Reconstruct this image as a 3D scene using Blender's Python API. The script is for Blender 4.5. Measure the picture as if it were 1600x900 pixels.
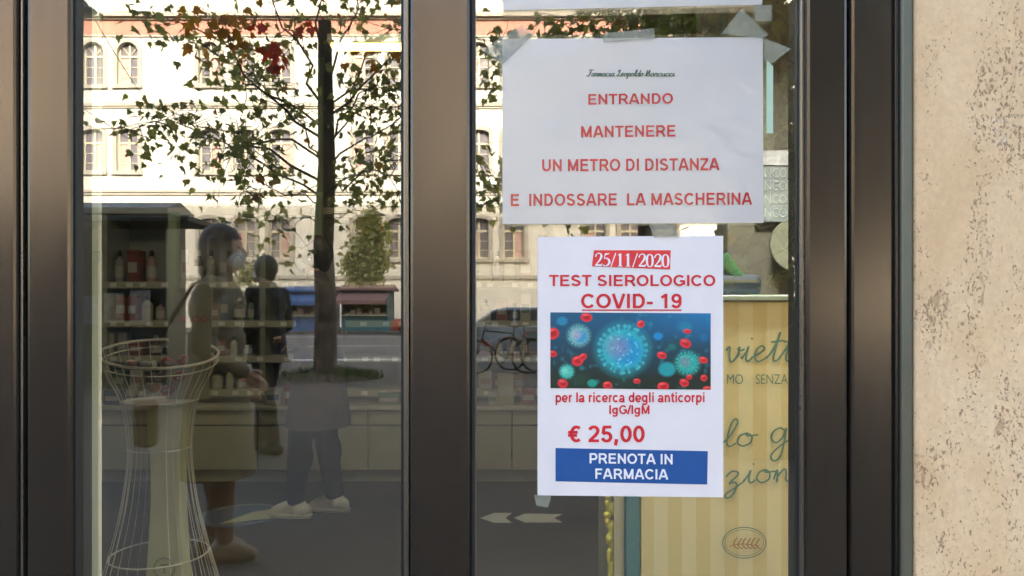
import bpy, bmesh, math, random
import numpy as np
from mathutils import Vector, Matrix

R = math.radians
scene = bpy.context.scene
COL = scene.collection
for o in list(bpy.data.objects):
    bpy.data.objects.remove(o)

# ------------------------------------------------------------------ camera, sky, sun, exposure
F = 1155.0          # focal length in photo pixels (1600 wide)
HZ = 485.0          # horizon row in the photo
EYE = 1.25          # camera height
D0 = 0.84           # camera to glass

cam = bpy.data.cameras.new('camera')
cam.sensor_width = 36.0
cam.lens = F / 1600 * 36
cam.shift_y = (HZ - 450) / 1600
cam.clip_start = 0.02
cam.clip_end = 2000
camo = bpy.data.objects.new('camera', cam)
COL.objects.link(camo)
camo.location = (0, -D0, EYE)
camo.rotation_euler = (R(90), 0, 0)
scene.camera = camo

SUN_EL, SUN_ROT = R(24), R(14)
world = bpy.data.worlds.new('World')
scene.world = world
world.use_nodes = True
wn = world.node_tree
sky = wn.nodes.new('ShaderNodeTexSky')
sky.sky_type = 'NISHITA'
sky.sun_disc = False
sky.sun_elevation = SUN_EL
sky.sun_rotation = SUN_ROT
sky.air_density = 1.0
sky.dust_density = 4.0
sky.ozone_density = 0.4
bg = wn.nodes['Background']
bg.inputs['Strength'].default_value = 0.15
wn.links.new(sky.outputs[0], bg.inputs[0])

sun = bpy.data.lights.new('sun', 'SUN')
sun.energy = 2.6
sun.angle = R(0.5)
sun.color = (1.0, 0.94, 0.84)
suno = bpy.data.objects.new('sun', sun)
COL.objects.link(suno)
sd = Vector((math.sin(SUN_ROT) * math.cos(SUN_EL), math.cos(SUN_ROT) * math.cos(SUN_EL), math.sin(SUN_EL)))
suno.rotation_euler = sd.to_track_quat('Z', 'Y').to_euler()
suno.location = (0, 20, 40)

vs = scene.view_settings
vs.view_transform = 'Standard'
vs.look = 'None'
vs.exposure = 3.05
vs.gamma = 1.0
scene.cycles.max_bounces = 10
scene.cycles.transparent_max_bounces = 16
scene.cycles.glossy_bounces = 5
scene.cycles.diffuse_bounces = 5
scene.cycles.sample_clamp_indirect = 6
scene.cycles.use_denoising = True
scene.cycles.caustics_reflective = False
scene.cycles.caustics_refractive = False

rnd = random.Random(7)

# ------------------------------------------------------------------ helpers
def P(x, y, d):
    """photo pixel at depth d in front of the camera -> point (indoor side)"""
    return Vector(((x - 800) * d / F, d - D0, EYE - (y - HZ) * d / F))

def V(x, y, d):
    """photo pixel seen mirrored in the glass at path length d -> real point out in the street"""
    return Vector(((x - 800) * d / F, -(d - D0), EYE - (y - HZ) * d / F))

def tag(o, label=None, cat=None, group=None, kind=None):
    if label: o['label'] = label
    if cat: o['category'] = cat
    if group: o['group'] = group
    if kind: o['kind'] = kind
    return o

def empty(name, loc=(0, 0, 0), rz=0.0):
    o = bpy.data.objects.new(name, None)
    o.empty_display_size = 0.1
    COL.objects.link(o)
    o.location = loc
    o.rotation_euler = (0, 0, rz)
    return o

def children(o):
    return [c for c in bpy.data.objects if c.parent == o]

def copy_tree(o, parent=None):
    c = o.copy()
    COL.objects.link(c)
    if parent is not None:
        c.parent = parent
    for ch in children(o):
        copy_tree(ch, c)
    return c

class MB:
    def __init__(s):
        s.v, s.f, s.c = [], [], []
    def add(s, vs, fs):
        b = len(s.v)
        s.v += [tuple(p) for p in vs]
        s.f += [tuple(b + i for i in f) for f in fs]
        return s
    def box(s, x0, x1, y0, y1, z0, z1):
        x0, x1 = min(x0, x1), max(x0, x1); y0, y1 = min(y0, y1), max(y0, y1); z0, z1 = min(z0, z1), max(z0, z1)
        vs = [(x0, y0, z0), (x1, y0, z0), (x1, y1, z0), (x0, y1, z0), (x0, y0, z1), (x1, y0, z1), (x1, y1, z1), (x0, y1, z1)]
        return s.add(vs, [(3, 2, 1, 0), (4, 5, 6, 7), (0, 1, 5, 4), (1, 2, 6, 5), (2, 3, 7, 6), (3, 0, 4, 7)])
    def tube(s, pts, r, seg=8, cap=True):
        pts = [Vector(p) for p in pts]
        rs = r if isinstance(r, (list, tuple)) else [r] * len(pts)
        n = len(pts)
        rings = []
        up = Vector((0, 0, 1))
        t0 = (pts[1] - pts[0]).normalized()
        a = t0.cross(up)
        if a.length < 1e-3: a = t0.cross(Vector((1, 0, 0)))
        a.normalize()
        vs = []
        for i in range(n):
            t = (pts[min(i + 1, n - 1)] - pts[max(i - 1, 0)]).normalized()
            a = (a - t * a.dot(t))
            if a.length < 1e-6: a = t.orthogonal()
            a.normalize()
            b = t.cross(a)
            for k in range(seg):
                an = 2 * math.pi * k / seg
                vs.append(pts[i] + (a * math.cos(an) + b * math.sin(an)) * rs[i])
        fs = []
        for i in range(n - 1):
            for k in range(seg):
                k2 = (k + 1) % seg
                fs.append((i * seg + k, i * seg + k2, (i + 1) * seg + k2, (i + 1) * seg + k))
        if cap:
            fs.append(tuple(range(seg))[::-1])
            fs.append(tuple((n - 1) * seg + k for k in range(seg)))
        return s.add(vs, fs)
    def ring(s, pts, r, seg=6):
        """closed tube through pts"""
        pts = [Vector(p) for p in pts]
        n = len(pts)
        c = sum(pts, Vector()) / n
        nrm = Vector()
        for i in range(n):
            nrm += (pts[i] - c).cross(pts[(i + 1) % n] - c)
        nrm.normalize()
        vs, fs = [], []
        for i in range(n):
            t = (pts[(i + 1) % n] - pts[i - 1]).normalized()
            a = t.cross(nrm).normalized()
            b = a.cross(t)
            for k in range(seg):
                an = 2 * math.pi * k / seg
                vs.append(pts[i] + (a * math.cos(an) + b * math.sin(an)) * r)
        for i in range(n):
            j = (i + 1) % n
            for k in range(seg):
                k2 = (k + 1) % seg
                fs.append((i * seg + k, i * seg + k2, j * seg + k2, j * seg + k))
        return s.add(vs, fs)
    def lathe(s, prof, seg=20, c=(0, 0, 0), sx=1, sy=1):
        vs, fs = [], []
        n = len(prof)
        for r, z in prof:
            for k in range(seg):
                an = 2 * math.pi * k / seg
                vs.append((c[0] + r * sx * math.cos(an), c[1] + r * sy * math.sin(an), c[2] + z))
        for i in range(n - 1):
            for k in range(seg):
                k2 = (k + 1) % seg
                fs.append((i * seg + k, i * seg + k2, (i + 1) * seg + k2, (i + 1) * seg + k))
        fs.append(tuple(range(seg))[::-1])
        fs.append(tuple((n - 1) * seg + k for k in range(seg)))
        return s.add(vs, fs)
    def prism(s, poly, axis, a0, a1):
        """extrude a 2-D polygon along axis ('x','y','z')"""
        def m(p, t):
            u, w = p
            return {'x': (t, u, w), 'y': (u, t, w), 'z': (u, w, t)}[axis]
        n = len(poly)
        vs = [m(p, a0) for p in poly] + [m(p, a1) for p in poly]
        fs = [tuple(range(n)), tuple(range(2 * n - 1, n - 1, -1))]
        for i in range(n):
            j = (i + 1) % n
            fs.append((i, i + n, j + n, j))
        return s.add(vs, fs)
    def ball(s, c, r, seg=14, rings=9, sc=(1, 1, 1), M=None):
        vs, fs = [], []
        c = Vector(c)
        for i in range(rings + 1):
            th = math.pi * i / rings
            for k in range(seg):
                ph = 2 * math.pi * k / seg
                p = Vector((r * sc[0] * math.sin(th) * math.cos(ph), r * sc[1] * math.sin(th) * math.sin(ph), r * sc[2] * math.cos(th)))
                if M is not None: p = M @ p
                vs.append(c + p)
        for i in range(rings):
            for k in range(seg):
                k2 = (k + 1) % seg
                fs.append((i * seg + k, (i + 1) * seg + k, (i + 1) * seg + k2, i * seg + k2))
        return s.add(vs, fs)
    def cap(s, a, b, ra, rb, seg=14):
        """tapered capsule"""
        a, b = Vector(a), Vector(b)
        d = b - a
        L = d.length
        if L < 1e-6:
            return s.ball(a, ra)
        t = d / L
        pts, rs = [], []
        for k in range(5):
            an = math.pi / 2 * (1 - k / 4)
            pts.append(a - t * ra * math.sin(an)); rs.append(max(ra * math.cos(an), ra * 0.03))
        for k in range(5):
            an = math.pi / 2 * k / 4
            pts.append(b + t * rb * math.sin(an)); rs.append(max(rb * math.cos(an), rb * 0.03))
        return s.tube(pts, rs, seg)
    def mesh(s, name, smooth=False, bevel=0.0, weld=True):
        me = bpy.data.meshes.new(name)
        me.from_pydata(s.v, [], s.f)
        bm = bmesh.new()
        bm.from_mesh(me)
        if weld:
            bmesh.ops.remove_doubles(bm, verts=bm.verts, dist=1e-6)
        bmesh.ops.recalc_face_normals(bm, faces=bm.faces)
        if bevel > 0:
            bmesh.ops.bevel(bm, geom=[e for e in bm.edges if e.is_manifold and e.calc_face_angle(0) > 0.6], offset=bevel, segments=2, affect='EDGES', profile=0.5, clamp_overlap=True)
        bm.to_mesh(me)
        bm.free()
        if smooth:
            me.polygons.foreach_set('use_smooth', [True] * len(me.polygons))
            if smooth != 'all':
                try: me.set_sharp_from_angle(angle=R(45))
                except Exception: pass
        return me
    def build(s, name, mat, parent=None, smooth=False, bevel=0.0, loc=None, weld=True):
        me = s.mesh(name, smooth, bevel, weld)
        me.materials.append(mat)
        o = bpy.data.objects.new(name, me)
        COL.objects.link(o)
        if parent is not None: o.parent = parent
        if loc is not None: o.location = loc
        return o

def local(mb, origin):
    ox, oy, oz = origin
    mb.v = [(x - ox, y - oy, z - oz) for x, y, z in mb.v]
    return mb

def remesh(mb, name, mat, parent, voxel, smooth_it=3, loc=None):
    me = bpy.data.meshes.new(name)
    me.from_pydata(mb.v, [], mb.f)
    bm = bmesh.new(); bm.from_mesh(me)
    bmesh.ops.remove_doubles(bm, verts=bm.verts, dist=1e-5)
    bmesh.ops.recalc_face_normals(bm, faces=bm.faces)
    bm.to_mesh(me); bm.free()
    o = bpy.data.objects.new(name, me)
    COL.objects.link(o)
    m = o.modifiers.new('r', 'REMESH'); m.mode = 'VOXEL'; m.voxel_size = voxel; m.use_smooth_shade = True
    m2 = o.modifiers.new('s', 'SMOOTH'); m2.factor = 0.5; m2.iterations = smooth_it
    dg = bpy.context.evaluated_depsgraph_get()
    me2 = bpy.data.meshes.new_from_object(o.evaluated_get(dg))
    o.modifiers.clear()
    o.data = me2
    bpy.data.meshes.remove(me)
    me2.name = name
    me2.materials.clear(); me2.materials.append(mat)
    me2.polygons.foreach_set('use_smooth', [True] * len(me2.polygons))
    if parent is not None: o.parent = parent
    if loc is not None: o.location = loc
    return o

# ------------------------------------------------------------------ materials
def new_mat(name):
    m = bpy.data.materials.new(name)
    m.use_nodes = True
    nt = m.node_tree
    return m, nt, nt.nodes['Principled BSDF']

def N(nt, t, **kw):
    n = nt.nodes.new(t)
    for k, v in kw.items():
        setattr(n, k, v)
    return n

def coords(nt, scale=(1, 1, 1), gen='Object', rot=(0, 0, 0)):
    tc = N(nt, 'ShaderNodeTexCoord')
    mp = N(nt, 'ShaderNodeMapping')
    mp.inputs['Scale'].default_value = scale
    mp.inputs['Rotation'].default_value = rot
    nt.links.new(tc.outputs[gen], mp.inputs[0])
    return mp.outputs[0]

def ramp(nt, fac, stops):
    r = N(nt, 'ShaderNodeValToRGB')
    els = r.color_ramp.elements
    while len(els) < len(stops): els.new(0.5)
    for e, (p, c) in zip(els, stops):
        e.position = p
        e.color = (*c, 1) if len(c) == 3 else c
    nt.links.new(fac, r.inputs[0])
    return r.outputs[0]

def noise(nt, vec, scale, detail=4, rough=0.55, dist=0.0):
    n = N(nt, 'ShaderNodeTexNoise')
    n.inputs['Scale'].default_value = scale
    n.inputs['Detail'].default_value = detail
    n.inputs['Roughness'].default_value = rough
    n.inputs['Distortion'].default_value = dist
    nt.links.new(vec, n.inputs['Vector'])
    return n.outputs['Fac']

def mixc(nt, fac, a, b, mode='MIX'):
    m = N(nt, 'ShaderNodeMix', data_type='RGBA', blend_type=mode)
    if isinstance(fac, (int, float)): m.inputs[0].default_value = fac
    else: nt.links.new(fac, m.inputs[0])
    for i, x in ((6, a), (7, b)):
        if isinstance(x, tuple): m.inputs[i].default_value = (*x, 1)
        else: nt.links.new(x, m.inputs[i])
    return m.outputs[2]

def bump(nt, bsdf, h, strength=0.3, dist=0.01):
    b = N(nt, 'ShaderNodeBump')
    b.inputs['Strength'].default_value = strength
    b.inputs['Distance'].default_value = dist
    nt.links.new(h, b.inputs['Height'])
    nt.links.new(b.outputs[0], bsdf.inputs['Normal'])

def simple(name, col, rough=0.5, metal=0.0, var=0.12, scale=6.0, spec=0.5, coat=0.0, bmp=0.0):
    m, nt, b = new_mat(name)
    v = coords(nt)
    n = noise(nt, v, scale, 5)
    dark = tuple(c * (1 - var) for c in col)
    lite = tuple(min(1, c * (1 + var)) for c in col)
    c = ramp(nt, n, [(0.3, dark), (0.7, lite)])
    nt.links.new(c, b.inputs['Base Color'])
    b.inputs['Roughness'].default_value = rough
    b.inputs['Metallic'].default_value = metal
    b.inputs['Specular IOR Level'].default_value = spec
    b.inputs['Coat Weight'].default_value = coat
    b.inputs['Coat Roughness'].default_value = 0.05
    if bmp > 0:
        bump(nt, b, n, bmp, 0.01)
    return m

def mat_bronze(name, col, rough):
    m, nt, b = new_mat(name)
    v = coords(nt, (60, 60, 1.2))
    n = noise(nt, v, 1.5, 5)
    v2 = coords(nt, (3, 3, 1.5))
    n2 = noise(nt, v2, 2.0, 4)
    c = ramp(nt, n2, [(0.3, tuple(x * 0.85 for x in col)), (0.7, tuple(x * 1.1 for x in col))])
    nt.links.new(c, b.inputs['Base Color'])
    b.inputs['Metallic'].default_value = 0.72
    sm = noise(nt, coords(nt, (9, 9, 5)), 3.0, 6, 0.7)
    sc_ = noise(nt, coords(nt, (30, 30, 260), 'Object', (0, R(7), 0)), 1.0, 2)
    n = mixc(nt, ramp(nt, sm, [(0.5, (0, 0, 0)), (0.72, (0.5, 0.5, 0.5))]), n, (1.0, 1.0, 1.0))
    n = mixc(nt, ramp(nt, sc_, [(0.70, (0, 0, 0)), (0.74, (0.4, 0.4, 0.4))]), n, (1.0, 1.0, 1.0))
    mr = N(nt, 'ShaderNodeMapRange')
    mr.inputs['To Min'].default_value = rough * 0.8
    mr.inputs['To Max'].default_value = rough * 1.25
    nt.links.new(n, mr.inputs[0])
    nt.links.new(mr.outputs[0], b.inputs['Roughness'])
    bump(nt, b, n, 0.015, 0.001)
    return m

M = {}
M['bronze'] = mat_bronze('bronze_anodised', (0.080, 0.066, 0.052), 0.20)
M['bronze_dark'] = mat_bronze('dark_bronze_profile', (0.04, 0.034, 0.03), 0.28)  # darker bronze for the narrow edge strip
M['bead'] = mat_bronze('glazing_bead_metal', (0.17, 0.15, 0.125), 0.28)
M['steel'] = mat_bronze('weathered_steel', (0.145, 0.148, 0.118), 0.5)
M['rubber'] = simple('black_rubber', (0.012, 0.012, 0.012), 0.6)
M['alu'] = simple('pale_aluminium', (0.33, 0.345, 0.275), 0.45, 0.3)

def mat_travertine():
    m, nt, b = new_mat('travertine')
    v = coords(nt, (1, 1, 1), 'Object')
    big = noise(nt, coords(nt, (1, 1, 0.7), 'Object', (0, R(-20), 0)), 6.0, 8, 0.62, 0.9)
    base = ramp(nt, big, [(0.25, (0.64, 0.435, 0.24)), (0.45, (0.745, 0.53, 0.31)), (0.6, (0.785, 0.58, 0.36)), (0.78, (0.80, 0.615, 0.41))])
    warm = noise(nt, coords(nt, (1, 1, 0.6)), 7.0, 5)
    base = mixc(nt, ramp(nt, warm, [(0.52, (0, 0, 0)), (0.72, (0.45, 0.45, 0.45))]), base, (0.58, 0.36, 0.15))
    fine = noise(nt, coords(nt, (1, 1, 0.8), 'Object', (0, R(-25), 0)), 160.0, 4, 0.7)
    base = mixc(nt, ramp(nt, fine, [(0.42, (0.2, 0.2, 0.2)), (0.6, (0, 0, 0))]), base, (0.44, 0.29, 0.16))
    # pits: small holes gathered in drifts that run steeply
    drift = noise(nt, coords(nt, (7, 7, 3.0), 'Object', (0, R(-22), 0)), 2.2, 6, 0.65, 0.6)
    th = N(nt, 'ShaderNodeMapRange')
    th.inputs['From Min'].default_value = 0.34; th.inputs['From Max'].default_value = 0.68
    th.inputs['To Min'].default_value = -0.15; th.inputs['To Max'].default_value = 0.10
    nt.links.new(drift, th.inputs[0])
    masks = []
    for sc, k0, k1, amt in (((150, 150, 85), .625, .70, .85), ((270, 270, 190), .60, .69, .9), ((60, 60, 26), .66, .73, .55)):
        pit = noise(nt, coords(nt, sc, 'Object', (0, R(-28), 0)), 1.3, 2, 0.6)
        ad = N(nt, 'ShaderNodeMath', operation='ADD'); nt.links.new(pit, ad.inputs[0]); nt.links.new(th.outputs[0], ad.inputs[1])
        masks.append(ramp(nt, ad.outputs[0], [(k0, (0, 0, 0)), (k1, (amt,) * 3)]))
    hmax = mixc(nt, 1.0, mixc(nt, 1.0, masks[0], masks[1], 'LIGHTEN'), masks[2], 'LIGHTEN')
    c = mixc(nt, hmax, base, (0.36, 0.205, 0.11))
    # pale calcite smears
    sm = noise(nt, coords(nt, (3, 3, 4)), 3.0, 6, 0.7)
    c = mixc(nt, ramp(nt, sm, [(0.64, (0, 0, 0)), (0.74, (0.5, 0.5, 0.5))]), c, (0.74, 0.68, 0.58))
    nt.links.new(c, b.inputs['Base Color'])
    b.inputs['Roughness'].default_value = 0.75
    inv = N(nt, 'ShaderNodeMath', operation='SUBTRACT'); inv.inputs[0].default_value = 1.0
    nt.links.new(hmax, inv.inputs[1])
    bump(nt, b, inv.outputs[0], 0.6, 0.004)
    return m
M['travertine'] = mat_travertine()

def mat_glass():
    m, nt, b = new_mat('coated_shop_glass')
    nt.nodes.remove(b)
    out = nt.nodes['Material Output']
    tr = N(nt, 'ShaderNodeBsdfTransparent')
    tr.inputs[0].default_value = (0.975, 0.985, 0.945, 1)
    gl = N(nt, 'ShaderNodeBsdfGlossy')
    gl.inputs['Roughness'].default_value = 0.0
    gl.inputs['Color'].default_value = (1, 0.99, 0.95, 1)
    fr = N(nt, 'ShaderNodeFresnel')
    # the same reflectance from either side of the coated pane
    ge = N(nt, 'ShaderNodeNewGeometry')
    io = N(nt, 'ShaderNodeMapRange')
    io.inputs['To Min'].default_value = 2.6; io.inputs['To Max'].default_value = 1 / 2.6
    nt.links.new(ge.outputs['Backfacing'], io.inputs[0])
    nt.links.new(io.outputs[0], fr.inputs['IOR'])
    # a slow waviness of the pane and a little dust film
    n = noise(nt, coords(nt, (1.2, 1, 1.0)), 2.0, 2)
    bp = N(nt, 'ShaderNodeBump'); bp.inputs['Strength'].default_value = 0.012; bp.inputs['Distance'].default_value = 0.02
    nt.links.new(n, bp.inputs['Height'])
    nt.links.new(bp.outputs[0], gl.inputs['Normal'])
    mx = N(nt, 'ShaderNodeMixShader')
    nt.links.new(fr.outputs[0], mx.inputs[0])
    nt.links.new(tr.outputs[0], mx.inputs[1]); nt.links.new(gl.outputs[0], mx.inputs[2])
    nt.links.new(mx.outputs[0], out.inputs[0])
    return m
M['glass'] = mat_glass()

def mat_tape():
    m, nt, b = new_mat('matt_adhesive_tape')
    b.inputs['Base Color'].default_value = (0.36, 0.38, 0.32, 1)
    b.inputs['Roughness'].default_value = 0.35
    n = noise(nt, coords(nt), 60, 3)
    a = ramp(nt, n, [(0.3, (0.22, 0.22, 0.22)), (0.7, (0.38, 0.38, 0.38))])
    nt.links.new(a, b.inputs['Alpha'])
    return m
M['tape'] = mat_tape()

def mat_film():
    m, nt, b = new_mat('clear_plastic_sleeve')
    nt.nodes.remove(b)
    out = nt.nodes['Material Output']
    tr = N(nt, 'ShaderNodeBsdfTransparent'); tr.inputs[0].default_value = (0.96, 0.97, 0.95, 1)
    gl = N(nt, 'ShaderNodeBsdfGlossy'); gl.inputs['Roughness'].default_value = 0.12
    n = noise(nt, coords(nt, (1, 1, 2.5), 'Object', (0, R(20), 0)), 9, 5, 0.6, 1.2)
    bp = N(nt, 'ShaderNodeBump'); bp.inputs['Strength'].default_value = 0.35; bp.inputs['Distance'].default_value = 0.006
    nt.links.new(n, bp.inputs['Height']); nt.links.new(bp.outputs[0], gl.inputs['Normal'])
    mx = N(nt, 'ShaderNodeMixShader'); mx.inputs[0].default_value = 0.035
    nt.links.new(tr.outputs[0], mx.inputs[1]); nt.links.new(gl.outputs[0], mx.inputs[2])
    nt.links.new(mx.outputs[0], out.inputs[0])
    return m
M['film'] = mat_film()
M['paper_grey'] = simple('white_sleeved_paper', (0.73, 0.66, 0.69), 0.6, 0, 0.04, 10)
M['paper'] = simple('white_printer_paper', (0.76, 0.715, 0.725), 0.6, 0, 0.03, 14)
M['ink_red'] = simple('red_print_ink', (0.62, 0.012, 0.025), 0.5, 0, 0.1, 80)
M['ink_date'] = simple('red_marker_tag', (0.74, 0.035, 0.035), 0.5, 0, 0.12, 60)
M['ink_blue'] = simple('blue_print_ink', (0.005, 0.078, 0.29), 0.5, 0, 0.06, 60)
M['ink_green'] = simple('dark_green_ink', (0.02, 0.09, 0.07), 0.5)
M['ink_white'] = simple('unprinted_white', (0.80, 0.79, 0.84), 0.6, 0, 0.02)
M['ink_teal'] = simple('teal_display_ink', (0.10, 0.25, 0.25), 0.6)
M['ink_pale'] = simple('pale_blue_print', (0.44, 0.50, 0.58), 0.6)

def attr_mat(name, rough=0.6, translucent=0.0, coat=0.0):
    m, nt, b = new_mat(name)
    at = N(nt, 'ShaderNodeVertexColor'); at.layer_name = 'col'
    nt.links.new(at.outputs[0], b.inputs['Base Color'])
    b.inputs['Roughness'].default_value = rough
    if translucent > 0:
        out = nt.nodes['Material Output']
        t = N(nt, 'ShaderNodeBsdfTranslucent')
        tin = mixc(nt, 1.0, at.outputs[0], (1.5, 1.35, 0.7), 'MULTIPLY')
        nt.links.new(tin, t.inputs[0])
        mx = N(nt, 'ShaderNodeMixShader'); mx.inputs[0].default_value = translucent
        nt.links.new(b.outputs[0], mx.inputs[1]); nt.links.new(t.outputs[0], mx.inputs[2])
        nt.links.new(mx.outputs[0], out.inputs[0])
    return m
M['print'] = attr_mat('colour_print', 0.5)
M['leaf'] = attr_mat('plane_tree_leaves', 0.5, 0.5)

def mat_asphalt(name, c0, c1, sc=1.0):
    m, nt, b = new_mat(name)
    v = coords(nt)
    n = noise(nt, v, 0.9 * sc, 6, 0.6)
    g = noise(nt, v, 90 * sc, 3, 0.7)
    c = ramp(nt, n, [(0.3, c0), (0.7, c1)])
    c = mixc(nt, ramp(nt, g, [(0.35, (0, 0, 0)), (0.75, (0.5, 0.5, 0.5))]), c, tuple(x * 2.0 for x in c1))
    nt.links.new(c, b.inputs['Base Color'])
    b.inputs['Roughness'].default_value = 0.85
    bump(nt, b, g, 0.3, 0.004)
    return m
M['asphalt'] = mat_asphalt('road_asphalt', (0.045, 0.044, 0.046), (0.07, 0.068, 0.070))
M['pavement'] = mat_asphalt('pavement_asphalt', (0.036, 0.031, 0.027), (0.060, 0.052, 0.044))
M['shopfloor'] = mat_asphalt('dark_shop_floor', (0.032, 0.027, 0.025), (0.054, 0.045, 0.041), 2.0)
M['kerbstone'] = simple('kerb_stone', (0.42, 0.41, 0.39), 0.8)
M['roadpaint'] = simple('road_paint', (0.7, 0.7, 0.68), 0.7)
M['soil'] = simple('tree_pit_soil', (0.075, 0.05, 0.033), 0.95, 0, 0.4, 8, bmp=0.6)
M['grass'] = simple('grass_blades', (0.07, 0.115, 0.03), 0.7, 0, 0.35, 3)

def mat_bark():
    m, nt, b = new_mat('plane_bark')
    v = coords(nt, (1, 1, 0.35))
    n = noise(nt, v, 9, 6, 0.6, 0.6)
    c = ramp(nt, n, [(0.3, (0.028, 0.022, 0.017)), (0.55, (0.07, 0.055, 0.042)), (0.75, (0.13, 0.11, 0.085))])
    nt.links.new(c, b.inputs['Base Color'])
    b.inputs['Roughness'].default_value = 0.9
    bump(nt, b, n, 0.8, 0.03)
    return m
M['bark'] = mat_bark()

def mat_stucco(name, c, var=0.12):
    m, nt, b = new_mat(name)
    n = noise(nt, coords(nt, (1, 1, 0.45)), 0.6, 7, 0.65)
    st = noise(nt, coords(nt, (2.5, 2.5, 0.12)), 1.0, 5, 0.6)
    col = ramp(nt, n, [(0.3, tuple(x * (1 - var) for x in c)), (0.7, tuple(min(.9, x * (1 + var)) for x in c))])
    col = mixc(nt, ramp(nt, st, [(0.5, (0, 0, 0)), (0.8, (0.35, 0.35, 0.35))]), col, tuple(x * 0.6 for x in c))
    nt.links.new(col, b.inputs['Base Color'])
    b.inputs['Roughness'].default_value = 0.9
    return m
M['stucco'] = mat_stucco('cream_stucco', (0.52, 0.50, 0.445))
M['stucco_trim'] = mat_stucco('pale_stone_trim', (0.33, 0.305, 0.26), 0.1)
M['frieze'] = mat_stucco('brick_red_frieze', (0.36, 0.17, 0.13))
M['winframe'] = simple('window_frame_paint', (0.42, 0.39, 0.29), 0.5)
M['winpane'] = simple('far_window_pane', (0.12, 0.11, 0.13), 0.25, 0, 0.3, 0.4)
M['curtain'] = simple('pink_blind_behind_pane', (0.42, 0.27, 0.24), 0.7, 0, 0.25, 0.5)
M['roof'] = simple('roof_tiles', (0.30, 0.14, 0.09), 0.9)

M['white_lam'] = simple('cream_laminate', (0.44, 0.415, 0.305), 0.45, 0, 0.04)
M['plinth'] = simple('grey_plinth', (0.30, 0.29, 0.21), 0.6)
M['groove'] = simple('dark_joint', (0.06, 0.055, 0.045), 0.7)
M['shelfboard'] = simple('pale_shelf_board', (0.50, 0.48, 0.38), 0.4)
M['backpanel'] = simple('shelf_back_panel', (0.24, 0.235, 0.20), 0.6)
M['int_wall'] = simple('grey_beige_paint', (0.125, 0.125, 0.115), 0.8)
M['int_ceiling'] = simple('dark_ceiling', (0.16, 0.155, 0.14), 0.8)
M['green_post'] = simple('pale_green_upright', (0.24, 0.30, 0.17), 0.35)
M['white_wire'] = simple('white_coated_wire', (0.66, 0.63, 0.56), 0.35, 0, 0.03)
M['stand_card'] = simple('cream_stand_column', (0.60, 0.62, 0.42), 0.5, 0, 0.05)
M['white_plastic'] = simple('white_plastic', (0.75, 0.75, 0.70), 0.35)
M['skin'] = simple('skin', (0.52, 0.33, 0.25), 0.5, 0, 0.06)
M['hair_brown'] = simple('brown_hair', (0.065, 0.042, 0.028), 0.55, 0, 0.35, 40)
M['hair_dark'] = simple('dark_hair', (0.015, 0.012, 0.011), 0.5, 0, 0.3, 40)
M['coat_olive'] = simple('olive_wool_coat', (0.15, 0.125, 0.08), 0.9, 0, 0.2, 9, bmp=0.6)
M['coat_grey'] = simple('purple_grey_coat', (0.085, 0.072, 0.08), 0.85, 0, 0.25, 8, bmp=0.6)
M['jeans'] = simple('navy_jeans', (0.012, 0.015, 0.028), 0.9, 0, 0.2, 20)
M['black_cloth'] = simple('black_cloth', (0.018, 0.018, 0.02), 0.85, 0, 0.2, 12)
M['tights'] = simple('brown_tights', (0.16, 0.085, 0.045), 0.7)
M['sneaker'] = simple('white_leather', (0.82, 0.81, 0.74), 0.45, 0, 0.04)
M['sole'] = simple('white_sole', (0.62, 0.61, 0.55), 0.6)
M['loafer'] = simple('tan_shoe', (0.22, 0.15, 0.09), 0.5)
M['mask'] = simple('white_face_mask', (0.5, 0.51, 0.52), 0.8)
M['bag'] = simple('brown_leather_bag', (0.055, 0.03, 0.022), 0.5, 0, 0.2)

# ------------------------------------------------------------------ ground and street (real side: negative y)
YK = -(18.7 - D0)       # near kerb
YF = -(43.0 - D0)       # far kerb
MB().box(-400, 400, -900, 60, -0.5, -0.13).build('ground', M['asphalt'])
tag(bpy.data.objects['ground'], 'dark ground sheet under the street', 'ground', kind='structure')
o = MB().box(-120, 120, YK + 0.3, -0.02, -0.129, 0.0).build('pavement', M['pavement']); tag(o, 'dark asphalt pavement in front of the shop', 'pavement', kind='structure')
o = MB().box(-120, 120, YK, YK + 0.299, -0.129, 0.012).build('kerb', M['kerbstone'], bevel=0.02); tag(o, 'pale stone kerb along the near pavement', 'kerb', kind='structure')
o = MB().box(-120, 120, YF - 20, YF, -0.129, 0.01).build('far_pavement', M['pavement']); tag(o, 'pavement in front of the long cream building', 'pavement', kind='structure')
mk = MB()
for k in range(-14, 14):
    mk.box(k * 8.0, k * 8.0 + 4.0, -28.1, -27.95, -0.129, -0.124)
mk.box(-120, 120, -20.2, -20.0, -0.129, -0.124)
mk.box(-120, 120, -38.2, -38.0, -0.129, -0.124)
tag(mk.build('road_marking', M['roadpaint']), 'white painted lines on the road', 'road marking', kind='structure')

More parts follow.
